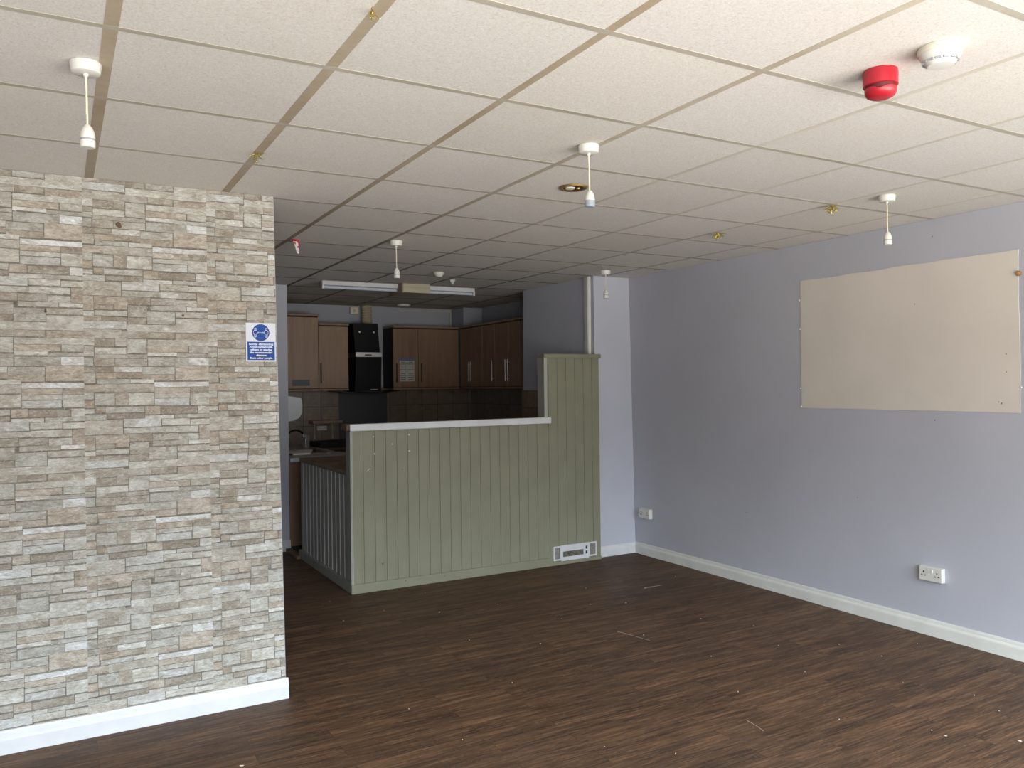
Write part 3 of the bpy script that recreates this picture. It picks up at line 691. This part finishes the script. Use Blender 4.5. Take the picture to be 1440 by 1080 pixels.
def smoke(loc, label, s=1.0, vents=True):
    t = thing('smoke_detector', label, 'smoke detector', loc, 'ceiling detectors')
    lathe('base', [(0.053 * s, -0.016 * s), (0.054 * s, -0.004), (0.052 * s, 0)], m_cream_pl, t, seg=48)
    d = lathe('dome', [(0.020 * s, -0.047 * s), (0.030 * s, -0.046 * s), (0.036 * s, -0.040 * s), (0.044 * s, -0.030 * s), (0.049 * s, -0.022 * s), (0.050 * s, -0.016 * s)], m_plastic, t, seg=48)
    if vents:
        for k in range(14):
            a = 2 * PI * k / 14
            bm = bmesh.new(); bm_box(bm, 0.0378 * s, 0.0425 * s, -0.0065 * s, 0.0065 * s, -0.0385 * s, -0.0335 * s)
            bmesh.ops.rotate(bm, verts=bm.verts, cent=(0, 0, 0), matrix=Matrix.Rotation(a, 3, 'Z'))
            obj('vent_slot', bm, m_greyring, d)
    return t
smoke((2.130, -0.972, H), 'cream round smoke detector beside the red siren', 1.15)
smoke((2.738, 3.957, H), 'small white round detector base behind the kitchen strip light', 0.85, False)
# white hook
t = thing('ceiling_hook', 'small white triangular hook on the ceiling before the kitchen', 'hook', (3.06, 4.36, H))
bm = bmesh.new(); bm_lathe(bm, [(0.028, 0.0), (0.026, -0.010), (0.004, -0.045)], 4); obj('hook_body', bm, m_plastic, t)
# round light over the kitchen
t = thing('round_ceiling_light', 'flat round white ceiling light over the cooker hood', 'ceiling light', (3.50, 6.68, H))
lathe('diffuser', [(0.05, -0.026), (0.072, -0.022), (0.078, -0.010)], m_plastic, t)
lathe('rim', [(0.080, -0.012), (0.082, -0.004), (0.080, 0.0)], m_plastic, t)

# recessed downlight hole
def downlight():
    t = thing('downlight_ring', 'brass rimmed empty downlight hole in the ceiling', 'downlight', (2.100, 0.915, H))
    bm = bmesh.new(); seg = 48
    for pr in ([(0.052, 0.0), (0.050, -0.006), (0.058, -0.0085), (0.068, -0.007), (0.072, 0.0)],):
        rings = [[bm.verts.new((r * math.cos(2 * PI * k / seg), r * math.sin(2 * PI * k / seg), z)) for k in range(seg)] for r, z in pr]
        for a, b in zip(rings, rings[1:] + rings[:1]):
            for k in range(seg): bm.faces.new((a[k], a[(k + 1) % seg], b[(k + 1) % seg], b[k]))
    obj('brass_rim', bm, m_brass, t, True)
    lathe('hole_shade_disc', [(0.052, -0.0035), (0.052, 0.0)], m_darkhole, t)  # disc in place of a cut hole, its shade put into the colour
    lathe('cream_lamp_clip', [(0.008, -0.010), (0.022, -0.009), (0.026, -0.0035)], m_cream_pl, t, c=(-0.016, 0.006, 0), seg=20)
    lathe('bent_clip', [(0.004, -0.010), (0.010, -0.009), (0.012, -0.0035)], m_brass, t, c=(0.024, -0.006, 0), seg=14)
downlight()

# gold tinsel remnants
def tinsel(loc, label, n=14, s=1.0, seed=0, drop=0.035):
    rr = random.Random(seed); bm = bmesh.new()
    for k in range(n):
        p = Vector((rr.uniform(-0.006, 0.006), rr.uniform(-0.006, 0.006), -0.002)) * s; pts = [p.copy()]
        d = Vector((rr.uniform(-1, 1), rr.uniform(-1, 1), -rr.uniform(0.3, 1.2))).normalized()
        for q in range(5):
            d = (d + Vector((rr.uniform(-0.8, 0.8), rr.uniform(-0.8, 0.8), rr.uniform(-0.7, 0.35)))).normalized()
            p = p + d * rr.uniform(0.004, 0.010) * s; p.z = max(min(p.z, -0.002), -drop * 1.3); pts.append(p.copy())
        bm_tube(bm, pts, 0.0011 * s, 5)
    tag(obj('tinsel_scrap', bm, m_gold, None, False, at=loc), label, 'tinsel', 'scraps of gold tinsel caught in the ceiling bars')
tinsel((0.585, -0.430, H - 0.003), 'wisp of gold tinsel on the ceiling bar at the top edge', 7, 0.9, 1, 0.02)
tinsel((0.590, 1.000, H - 0.003), 'wisp of gold tinsel on the ceiling bar above the stone effect wall', 9, 1.3, 2, 0.03)
tinsel((3.607, 0.600, H - 0.003), 'bushy gold tinsel scrap near the pendant over the cream patch', 26, 1.5, 3, 0.05)
tinsel((3.606, 1.490, H - 0.003), 'bushy gold tinsel scrap on the ceiling near the grey wall', 26, 1.5, 4, 0.05)
# ribbon scrap hanging near the stone wall's corner
t = thing('ribbon_scrap', 'red and white ribbon scrap hanging from the ceiling beside the stone effect wall', 'ribbon', (1.235, 2.92, H))
for k, (dx, m) in enumerate(((-0.020, m_redcloth), (-0.004, m_cloth), (0.010, m_cloth), (0.024, m_redcloth))):
    bm = bmesh.new(); L = (0.045, 0.090, 0.075, 0.055)[k]
    pts = [(dx * (1 - 0.25 * i) + 0.012 * i * 0.5, 0.004 * math.sin(i * 2 + k), -L * i / 4) for i in range(5)]
    a = [(bm.verts.new((x - 0.008, y, z)), bm.verts.new((x + 0.008, y + 0.003, z))) for x, y, z in pts]
    b = [(bm.verts.new((x - 0.008, y + 0.002, z)), bm.verts.new((x + 0.008, y + 0.005, z))) for x, y, z in pts]
    for i in range(4):
        bm.faces.new((a[i][0], a[i][1], a[i + 1][1], a[i + 1][0])); bm.faces.new((b[i][0], b[i + 1][0], b[i + 1][1], b[i][1]))
        bm.faces.new((a[i][0], a[i + 1][0], b[i + 1][0], b[i][0])); bm.faces.new((a[i][1], b[i][1], b[i + 1][1], a[i + 1][1]))
    obj('ribbon_tail', bm, m, t)
lathe('ribbon_knot', [(0.006, -0.012), (0.018, -0.008), (0.020, 0.0)], m_redcloth, t, seg=12)

# ------------------------------------------------------------ strip light with control box
def strip_light():
    t = thing('strip_light', 'long white fluorescent batten with a beige box across the kitchen ceiling', 'ceiling light', (2.77, 4.90, H))
    box('batten', -0.785, 0.775, -0.030, 0.030, -0.040, 0.0, m_white, t, 0.004)
    bm = bmesh.new()
    bm_tube(bm, [(-0.765, 0, -0.056), (0.755, 0, -0.056)], 0.015, 16); obj('fluorescent_tube', bm, new_mat('unlit_tube', (0.55, 0.60, 0.68), 0.25), t, True)
    for x in (-0.785, 0.760): box('end_cap', x, x + 0.022, -0.022, 0.024, -0.074, -0.030, m_white, t, 0.003)
    b = box('control_box', -0.044, 0.233, -0.150, 0.19, -0.088, -0.002, m_beige, t, 0.004)
    box('brown_side_face', -0.054, -0.043, -0.146, 0.19, -0.092, -0.004, m_brownside, b)  # darker brown sheet over the left side of the box
    box('cover_seam', -0.042, 0.231, -0.1515, -0.149, -0.040, -0.037, m_brownside, b)
strip_light()

# ------------------------------------------------------------ kitchen cabinets
def handle(parent, p0, p1, out, mat, r=0.006):
    """bar handle between p0 and p1 standing off along vector out"""
    bm = bmesh.new(); p0 = Vector(p0); p1 = Vector(p1); o = Vector(out)
    bm_tube(bm, [p0 + o, p1 + o], r, 10)
    d = (p1 - p0) * 0.12
    bm_tube(bm, [p0 + d, p0 + d + o], r * 0.8, 8); bm_tube(bm, [p1 - d, p1 - d + o], r * 0.8, 8)
    return obj('handle', bm, mat, parent, True)

CY = 6.70   # door faces of the rear wall units
def wall_unit_back(name, label, x0, x1, z0, z1, doors, hx, mat=m_cab, hm=m_handle_dark, hand=True, y0=CY, cornice=True, zh=(1.60, 1.83)):
    t = thing(name, label, 'cabinet', ((x0 + x1) / 2, 7.042, z0), 'fitted kitchen wall units')
    ox, oz = (x0 + x1) / 2, z0
    box('carcass', x0 - ox, x1 - ox, y0 + 0.02 - 7.042, 0, 0.018, z1 - z0 - 0.018, m_carcass, t)
    n = len(doors) - 1
    for i in range(n):
        a, b = doors[i], doors[i + 1]
        d = box('door', a - ox + 0.003, b - ox - 0.003, y0 - 7.042, y0 + 0.019 - 7.042, 0.026, z1 - z0 - 0.038, mat, t, 0.002)
        if hand: handle(d, (hx[i] - ox, y0 - 7.042, zh[0] - oz), (hx[i] - ox, y0 - 7.042, zh[1] - oz), (0, -0.028, 0), hm)
    box('cornice', x0 - ox - 0.004, x1 - ox + 0.004, y0 - 0.026 - 7.042, -0.002, z1 - z0 - 0.026, z1 - z0, m_cab_edge, t, 0.007)
    box('pelmet', x0 - ox, x1 - ox, y0 - 0.004 - 7.042, y0 + 0.018 - 7.042, -0.002, 0.02, m_cab_edge, t, 0.003)
    return t
u = wall_unit_back('wall_cabinet', 'tall pale brown wall cabinet at the far left of the kitchen', 1.95, 2.452, 1.515, 2.385, [1.95, 2.452], [0], m_cab_light, hand=False, y0=6.66)
box('dark_label', 2.150 - 2.201, 2.345 - 2.201, 6.655 - 7.042, 6.661 - 7.042, 1.572 - 1.515, 1.640 - 1.515, new_mat('dark_grey_label', (0.05, 0.055, 0.075), 0.4), u)
wall_unit_back('wall_cabinet', 'brown wall cabinet immediately left of the black cooker hood', 2.462, 2.815, 1.515, 2.29, [2.462, 2.815], [2.485], m_cab_light)
wall_unit_back('wall_cabinet', 'brown double wall cabinet right of the cooker hood with paper notice', 3.365, 4.235, 1.515, 2.285, [3.365, 3.690, 4.235], [3.400, 3.722])
def notice():
    t = thing('paper_notice', 'paper notice with blue heading taped to the cabinet door', 'notice', (3.535, CY - 0.0015, 1.612))
    box('sheet', -0.088, 0.100, -0.0012, 0.0, 0.0, 0.250, m_paper, t)
    box('blue_heading', -0.096, 0.104, -0.0022, -0.0010, 0.252, 0.285, new_mat('faded_blue_print', (0.14, 0.16, 0.30), 0.6), t)
    for cx in (-0.044, 0.056):
        for k in range(10):
            if k == 4: continue
            w = 0.032 + 0.006 * ((k * 7) % 3)
            box('printed_line', cx - w, cx + w, -0.0018, -0.0011, 0.020 + k * 0.023, 0.030 + k * 0.023, m_print, t)
    box('fold_line', 0.003, 0.009, -0.0018, -0.0011, 0.004, 0.246, m_print, t)
notice()
RX = 4.235  # door faces of the right-hand units
def wall_unit_right(label, y0, y1, doors, hy, hm):
    t = thing('wall_cabinet', label, 'cabinet', (4.575, (y0 + y1) / 2, 1.515), 'fitted kitchen wall units')
    oy = (y0 + y1) / 2
    box('carcass', RX + 0.02 - 4.575, -0.002, y0 - oy, y1 - oy, 0.018, 0.75, m_carcass, t)
    for i in range(len(doors) - 1):
        a, b = doors[i], doors[i + 1]
        d = box('door', RX - 4.575, RX + 0.019 - 4.575, a - oy + 0.003, b - oy - 0.003, 0.026, 0.738, m_cab, t, 0.0015)
        handle(d, (RX - 4.575, hy[i] - oy, 0.085), (RX - 4.575, hy[i] - oy, 0.325), (-0.028, 0, 0), hm, 0.0055)
    box('cornice', RX - 0.020 - 4.575, -0.002, y0 - oy, y1 - oy, 0.748, 0.770, m_cab_edge, t, 0.004)
    box('pelmet', RX - 0.003 - 4.575, RX + 0.018 - 4.575, y0 - oy, y1 - oy, -0.002, 0.02, m_cab_edge, t, 0.003)
wall_unit_right('dark brown wall cabinet on the right kitchen wall, against the rear corner', 6.06, 6.66, [6.06, 6.36, 6.66], [6.33, 6.385], m_chrome)
wall_unit_right('single door brown wall cabinet in the middle of the right kitchen wall', 5.75, 6.058, [5.75, 6.058], [5.775], m_chrome)
wall_unit_right('brown wall cabinet on the right kitchen wall, nearest the pier', 4.90, 5.748, [4.90, 5.43, 5.748], [5.400, 5.458], m_chrome)
# boxed-in pipework above the corner cabinets, cable trunking on the wall
tag(box('pipe_boxing', 4.304, 4.57, 6.70, 7.048, 2.2865, H - 0.004, m_kwall, None, 0.002), 'grey boxed-in duct above the corner cabinets', 'duct')
t = thing('cable_trunking', 'thin cream cable trunking along the top of the kitchen rear wall', 'trunking', (3.9, 7.05, 2.49))
box('horizontal_run', -0.33, 0.385, -0.014, 0.0, 0.0, 0.016, m_beige, t); box('vertical_drop', 0.372, 0.386, -0.014, 0.0, -0.20, 0.0, m_beige, t)
# extractor spur
t = thing('switch_box', 'small beige switch box beside the ribbed duct', 'switch', (2.998, 7.05, 2.475))
box('box_back', -0.052, 0.052, -0.03, 0, -0.045, 0.045, m_beige, t, 0.004); box('box_face', -0.046, 0.046, -0.035, -0.029, -0.039, 0.039, m_cream_pl, t, 0.002)
box('rocker', -0.012, 0.012, -0.038, -0.034, -0.018, 0.018, m_beige, t, 0.002)

def hood():
    t = thing('cooker_hood', 'black chimney cooker hood with a steel band and glass canopy', 'cooker hood', (3.02, 7.04, 1.46))
    oy = 7.04; ox = 3.02; oz = 1.46
    def sh(name, b, tp, m):
        """frustum: b/tp = (x0,x1,y0,y1,z)"""
        bm = bmesh.new(); vs = []
        for (x0, x1, y0, y1, z) in (b, tp):
            vs += [bm.verts.new((x - ox, y - oy, z - oz)) for x, y in ((x0, y0), (x1, y0), (x1, y1), (x0, y1))]
        for f in ((0, 3, 2, 1), (4, 5, 6, 7), (0, 1, 5, 4), (1, 2, 6, 5), (2, 3, 7, 6), (3, 0, 4, 7)): bm.faces.new([vs[i] for i in f])
        return obj(name, bm, m, t)
    up = sh('chimney', (2.872, 3.170, 6.62, 7.03, 1.952), (2.842, 3.138, 6.60, 7.03, 2.292), m_black)
    sh('lower_body', (2.855, 3.172, 6.60, 7.03, 1.500), (2.872, 3.182, 6.60, 7.03, 1.902), m_black)
    bd = box('steel_band', 2.868 - ox, 3.186 - ox, 6.594 - oy, 7.0 - oy, 1.900 - oz, 1.954 - oz, m_chrome, t, 0.002)
    box('badge', 2.975 - ox, 3.06 - ox, 6.592 - oy, 6.595 - oy, 1.916 - oz, 1.930 - oz, m_blackmatt, bd)
    for x in (2.921, 3.094):
        bm = bmesh.new(); bm_lathe(bm, [(0.011, 0), (0.010, 0.005), (0.004, 0.007)], 16)
        bmesh.ops.rotate(bm, verts=bm.verts, cent=(0, 0, 0), matrix=Matrix.Rotation(PI / 2, 3, 'X'))
        obj('chrome_screw', bm, m_chrome, up, True, at=(x - ox, 6.606 - oy, 2.190 - oz))
    # curved glass canopy
    bm = bmesh.new(); n = 16; top = []; bot = []
    for i in range(n + 1):
        f = i / n; x = 2.66 + 0.74 * f; z = 1.476 + 0.026 * (2 * f - 1) ** 2
        top.append((bm.verts.new((x - ox, 6.56 - oy + 0.03 * (2 * f - 1) ** 2, z + 0.008 - oz)), bm.verts.new((x - ox, -0.02, z + 0.008 - oz))))
        bot.append((bm.verts.new((x - ox, 6.56 - oy + 0.03 * (2 * f - 1) ** 2, z - oz)), bm.verts.new((x - ox, -0.02, z - oz))))
    for i in range(n):
        bm.faces.new((top[i][0], top[i + 1][0], top[i + 1][1], top[i][1])); bm.faces.new((bot[i][0], bot[i][1], bot[i + 1][1], bot[i + 1][0]))
        bm.faces.new((top[i][0], bot[i][0], bot[i + 1][0], top[i + 1][0])); bm.faces.new((top[i][1], top[i + 1][1], bot[i + 1][1], bot[i][1]))
    bm.faces.new((top[0][0], top[0][1], bot[0][1], bot[0][0])); bm.faces.new((top[n][0], bot[n][0], bot[n][1], top[n][1]))
    obj('smoked_glass_canopy', bm, m_black, t, True)
    box('control_strip', 3.04 - ox, 3.13 - ox, 6.596 - oy, 6.602 - oy, 1.516 - oz, 1.524 - oz, m_chrome, t)
hood()
# ribbed flexible duct
prof = []
for k in range(33):
    z = 2.30 + (H - 2.30) * k / 32; prof.append((0.052 + 0.012 * (0.0, 0.7, 1.0, 0.7)[k % 4], z))
t = lathe('ribbed_duct', prof, m_pipe, None, c=(0, 0, 0), seg=32, smooth=False); t.location = (3.128, 6.95, -0.002)
tag(t, 'beige ribbed duct running from the cooker hood to the ceiling', 'duct')

# steel splashback behind the hob position
tag(box('steel_splashback', 2.80, 3.405, 7.030, 7.041, 0.885, 1.487, new_mat('dark_glass_splashback', (0.05, 0.053, 0.060), 0.35), None, 0.001), 'plain dark grey splashback panel below the cooker hood', 'splashback')

# ------------------------------------------------------------ left kitchen run with sink
def base_unit():
    t = thing('base_cabinet', 'brown kitchen base cabinet end beside the green side boards', 'cabinet', (2.05, 6.2, 0))
    ox, oy = 2.05, 6.2
    box('carcass', 1.80 - ox, 2.34 - ox, 5.40 - oy, 7.03 - oy, 0.10, 0.765, m_carcass, t)
    box('end_panel', 1.79 - ox, 2.36 - ox, 5.375 - oy, 5.395 - oy, 0.035, 0.84, m_cab, t)
    box('plinth', 1.80 - ox, 2.30 - ox, 5.385 - oy, 7.0 - oy, 0.0, 0.10, m_blackmatt, t)
    for k in range(3):
        a = 5.40 + 0.54 * k; d = box('door', 2.341 - ox, 2.36 - ox, a + 0.002 - oy, a + 0.538 - oy, 0.12, 0.835, m_cab, t, 0.001)
        handle(d, (2.36 - ox, a + 0.08 - oy, 0.6), (2.36 - ox, a + 0.08 - oy, 0.78), (0.028, 0, 0), m_chrome)
base_unit()
bm = bmesh.new(); bm_box(bm, 1.792, 2.40, 5.345, 5.70, 0.843, 0.880, 0.004); bm_box(bm, 1.792, 1.90, 5.70, 6.30, 0.843, 0.880); bm_box(bm, 2.31, 2.40, 5.70, 6.30, 0.843, 0.880); bm_box(bm, 1.792, 2.40, 6.30, 7.028, 0.843, 0.880)
tag(obj('sink_worktop', bm, mottled('pale_grey_worktop', (0.66, 0.69, 0.75), 0.1, 30, 0.35)), 'pale grey worktop around the kitchen sink', 'worktop')
def rear_run():
    t = thing('base_cabinet', 'row of brown base cabinets along the kitchen rear wall', 'cabinet', (3.5, 6.7, 0))
    box('carcass', -1.095, 1.06, -0.26, 0.33, 0.10, 0.84, m_carcass, t); box('plinth', -1.095, 1.06, -0.20, 0.33, 0, 0.10, m_blackmatt, t)
    for k in range(4):
        d = box('door', -1.09 + 0.536 * k, -1.09 + 0.534 * (k + 1), -0.281, -0.262, 0.12, 0.835, m_cab, t)
        handle(d, (-1.0 + 0.536 * k, -0.281, 0.6), (-1.0 + 0.536 * k, -0.281, 0.78), (0, -0.028, 0), m_chrome)
    tag(box('rear_worktop', 2.405, 4.56, 6.405, 7.028, 0.843, 0.880, mottled('brown_worktop', (0.12, 0.08, 0.055), 0.2, 20, 0.4), None, 0.004), 'brown worktop along the kitchen rear wall', 'worktop')
rear_run()
def sink():
    t = thing('kitchen_sink', 'stainless steel sink set in the pale worktop', 'sink', (2.10, 6.0, 0.880))
    bm = bmesh.new()
    # rim + bowl as one continuous pressed sheet
    def rect(hx, hy, z, r=0.03, n=4):
        pts = []
        for cx, cy, a0 in ((hx - r, hy - r, 0), (-hx + r, hy - r, PI / 2), (-hx + r, -hy + r, PI), (hx - r, -hy + r, 1.5 * PI)):
            for k in range(n + 1):
                a = a0 + PI / 2 * k / n; pts.append(bm.verts.new((cx + r * math.cos(a), cy + r * math.sin(a), z)))
        return pts
    rs = [rect(0.218, 0.315, 0.0), rect(0.215, 0.312, 0.012), rect(0.188, 0.285, 0.010), rect(0.180, 0.277, -0.005), rect(0.160, 0.255, -0.10)]
    for a, b in zip(rs, rs[1:]):
        for k in range(len(a)): bm.faces.new((a[k], a[(k + 1) % len(a)], b[(k + 1) % len(a)], b[k]))
    bm.faces.new(rs[-1])
    obj('bowl', bm, m_chrome, t, True)
    lathe('drain', [(0.035, -0.0995), (0.030, -0.096), (0.010, -0.097)], m_blackmatt, t, seg=24)
sink()
t = thing('kitchen_tap', 'black swan neck tap arching over the kitchen sink', 'tap', (1.925, 6.03, 0.880))
lathe('tap_base', [(0.024, 0), (0.024, 0.03), (0.016, 0.045)], m_black, t, seg=24)
arc = [(0, 0, 0.04), (0, 0, 0.10), (0.004, 0, 0.145)] + [(0.092 - 0.088 * math.cos(PI * k / 14), 0, 0.150 + 0.080 * math.sin(PI * k / 14)) for k in range(1, 13)]
tube('spout', arc, 0.010, m_black, t, 14)
e = arc[-1]; tube('nozzle', [e, (e[0] + 0.006, 0, e[2] - 0.03)], 0.0125, m_chrome, t, 14)
tube('lever', [(0.0, -0.02, 0.035), (0.0, -0.075, 0.055)], 0.006, m_black, t, 10)
# glass jar
t = thing('glass_jar', 'clear glass jar standing behind the sink under the tap', 'jar', (2.235, 6.44, 0.880))
bm = bmesh.new(); bm_lathe(bm, [(0.040, 0), (0.043, 0.005), (0.043, 0.13), (0.036, 0.145), (0.036, 0.155), (0.033, 0.155), (0.033, 0.144), (0.040, 0.128), (0.040, 0.008), (0.01, 0.006)], 28)
obj('glass_body', bm, m_glass, t, True)
# black tray and wire rack
t = thing('roasting_tray', 'black roasting tray lying on the worktop behind the sink', 'tray', (2.265, 6.62, 0.880), None, 0.12)
bm = bmesh.new(); 
bm_prism(bm, [(-0.20, -0.14, 0.0), (0.20, -0.14, 0.0), (0.22, 0.15, 0.0), (-0.22, 0.15, 0.0)], (0, 0, 0.012))
obj('tray_base', bm, m_blackmatt, t)
bm = bmesh.new(); bm_box(bm, -0.225, 0.225, -0.165, -0.145, 0.0, 0.06, 0.004); bm_box(bm, -0.225, 0.225, 0.145, 0.165, 0.0, 0.06, 0.004); bm_box(bm, -0.235, -0.215, -0.16, 0.16, 0.0, 0.06, 0.004); bm_box(bm, 0.215, 0.235, -0.16, 0.16, 0.0, 0.06, 0.004)
obj('tray_rim', bm, m_blackmatt, t)
t.location = (2.62, 6.66, 0.880)
t = thing('wire_rack', 'thin steel wire rack on the worktop beside the black tray', 'rack', (2.22, 5.52, 0.880), None, 0.1)
bm = bmesh.new()
for k in range(9): bm_tube(bm, [(-0.14 + 0.035 * k, -0.10, 0.018), (-0.14 + 0.035 * k, 0.10, 0.018)], 0.0018, 6)
obj('rack_wires', bm, m_chrome, t, True)
bm = bmesh.new(); bm_tube(bm, [(-0.15, -0.10, 0.015), (0.15, -0.10, 0.015), (0.15, 0.10, 0.015), (-0.15, 0.10, 0.015), (-0.15, -0.10, 0.015)], 0.003, 8)
for x in (-0.15, 0.15):
    for y in (-0.1, 0.1): bm_tube(bm, [(x, y, 0.0), (x, y, 0.016)], 0.003, 6)
obj('rack_frame', bm, m_chrome, t, True)
# paper towel dispenser on the left wall
t = thing('towel_dispenser', 'pale grey paper towel dispenser on the kitchen left wall', 'dispenser', (1.787, 5.78, 1.22))
bm = bmesh.new(); prof = [(0.0, 0.0), (0.10, 0.005), (0.175, 0.03), (0.205, 0.085), (0.208, 0.16), (0.198, 0.225), (0.19, 0.232), (0.0, 0.262)]
bm_prism(bm, [(x, -0.13, z) for x, z in prof], (0, 0.26, 0))
bmesh.ops.bevel(bm, geom=[e for e in bm.edges], offset=0.004, segments=2, affect='EDGES')
obj('cover', bm, m_disp, t); box('lower_slot', 0.05, 0.15, -0.08, 0.08, -0.002, 0.006, m_greyring, t)
# fold shelf with brackets
t = thing('wall_shelf', 'short brown shelf on pale brackets above the kitchen worktop', 'shelf', (2.60, 7.041, 1.13))
box('shelf_board', -0.17, 0.185, -0.19, 0.0, 0.0, 0.036, m_cab_edge, t, 0.003)
for x in (-0.10, 0.115):
    bm = bmesh.new(); bm_box(bm, x - 0.008, x + 0.008, -0.008, 0.0, -0.19, 0.0); bm_box(bm, x - 0.008, x + 0.008, -0.15, -0.008, -0.008, 0.0)
    bm_tube(bm, [(x, -0.006, -0.14), (x, -0.12, -0.006)], 0.004, 6)
    obj('bracket', bm, m_beige, t)
socket((2.585, 7.042, 1.070), 'small grey double socket on the tiles under the kitchen shelf', PI / 2, w=0.118, h=0.052, depth=0.02)
# tiles on the pier's kitchen side
wt = box('pier_tiling', 4.066, 4.080, 3.62, 4.85, 0.93, 1.50, m_tiles_side, bpy.data.objects['wall_pier'])

# ------------------------------------------------------------ debris on the floor
def flake(loc, sx, sy_, rz, shape):
    o = bpy.data.objects.new('paint_flake', shape); C.objects.link(o); o.location = (*loc, 0.0); o.rotation_euler = (0, 0, rz); o.scale = (sx, sy_, 1.0)
    return tag(o, 'tiny pale flake of debris lying on the dark wood floor', 'debris', 'pale flakes scattered on the floor')
shapes = []
rr = random.Random(9)
for k in range(5):
    bm = bmesh.new(); n = 6
    bm_prism(bm, [(math.cos(2 * PI * i / n) * rr.uniform(0.4, 1) * 0.006, math.sin(2 * PI * i / n) * rr.uniform(0.4, 1) * 0.004, 0.0) for i in range(n)], (0.001, 0, 0.0022))
    bmesh.ops.recalc_face_normals(bm, faces=bm.faces)
    me = bpy.data.meshes.new('paint_flake'); bm.to_mesh(me); bm.free(); me.materials.append(m_flake); shapes.append(me)
FL = [(1.572,3.357,1),(2.267,3.229,1),(1.824,2.92,0.9),(2.138,2.684,0.9),(1.509,2.838,1),(2.545,4.127,0.8),(3.364,2.692,1),(3.13,2.299,1),(4.178,2.608,1.2),(3.561,0.981,1),(3.883,0.814,1.1),(3.91,0.55,1.3),(3.242,-0.186,1),(3.24,-0.253,0.8),(3.463,-0.444,1.5),(2.837,0.583,0.8),(1.328,1.242,0.9),(3.012,1.556,0.8),(3.365,2.197,0.8),(3.093,1.048,0.9),(3.346,0.603,0.7),(3.793,-0.049,0.8),(3.706,-0.219,0.8),(2.988,0.1,0.8),(2.574,2.645,0.7),(2.382,1.749,0.7),(2.046,2.035,0.7),(1.924,1.283,0.7),(0.512,1.052,1.2),(4.423,1.39,1),(4.497,1.163,0.9),(1.403,0.806,0.7),(1.899,0.428,0.7),(2.116,0.221,0.8),(2.771,2.115,0.7),(3.549,1.634,0.7),(3.729,1.339,0.7),(4.283,0.585,0.8),(3.65,0.237,0.7)]
for i, (x, y, s) in enumerate(FL):
    flake((x, y), s * rr.uniform(0.8, 1.5), s * rr.uniform(0.6, 1.0), rr.uniform(0, PI), shapes[i % 5])
for k, (a, b) in enumerate([((2.917, 1.699),(2.976, 1.449)),((2.62, 0.312),(2.6, 0.19)),((3.734, 2.46),(3.904, 2.456))]):
    bm = bmesh.new(); bm_tube(bm, [(a[0], a[1], 0.0005), ((a[0] + b[0]) / 2 + 0.004, (a[1] + b[1]) / 2, 0.0005), (b[0], b[1], 0.0005)], 0.0006, 5)
    tag(obj('pale_thread', bm, m_flake), ['long pale thread on the floor in front of the grey wall skirting', 'short pale thread on the floor at the bottom of the view', 'pale thread on the floor near the green counter vent'][k], 'debris')
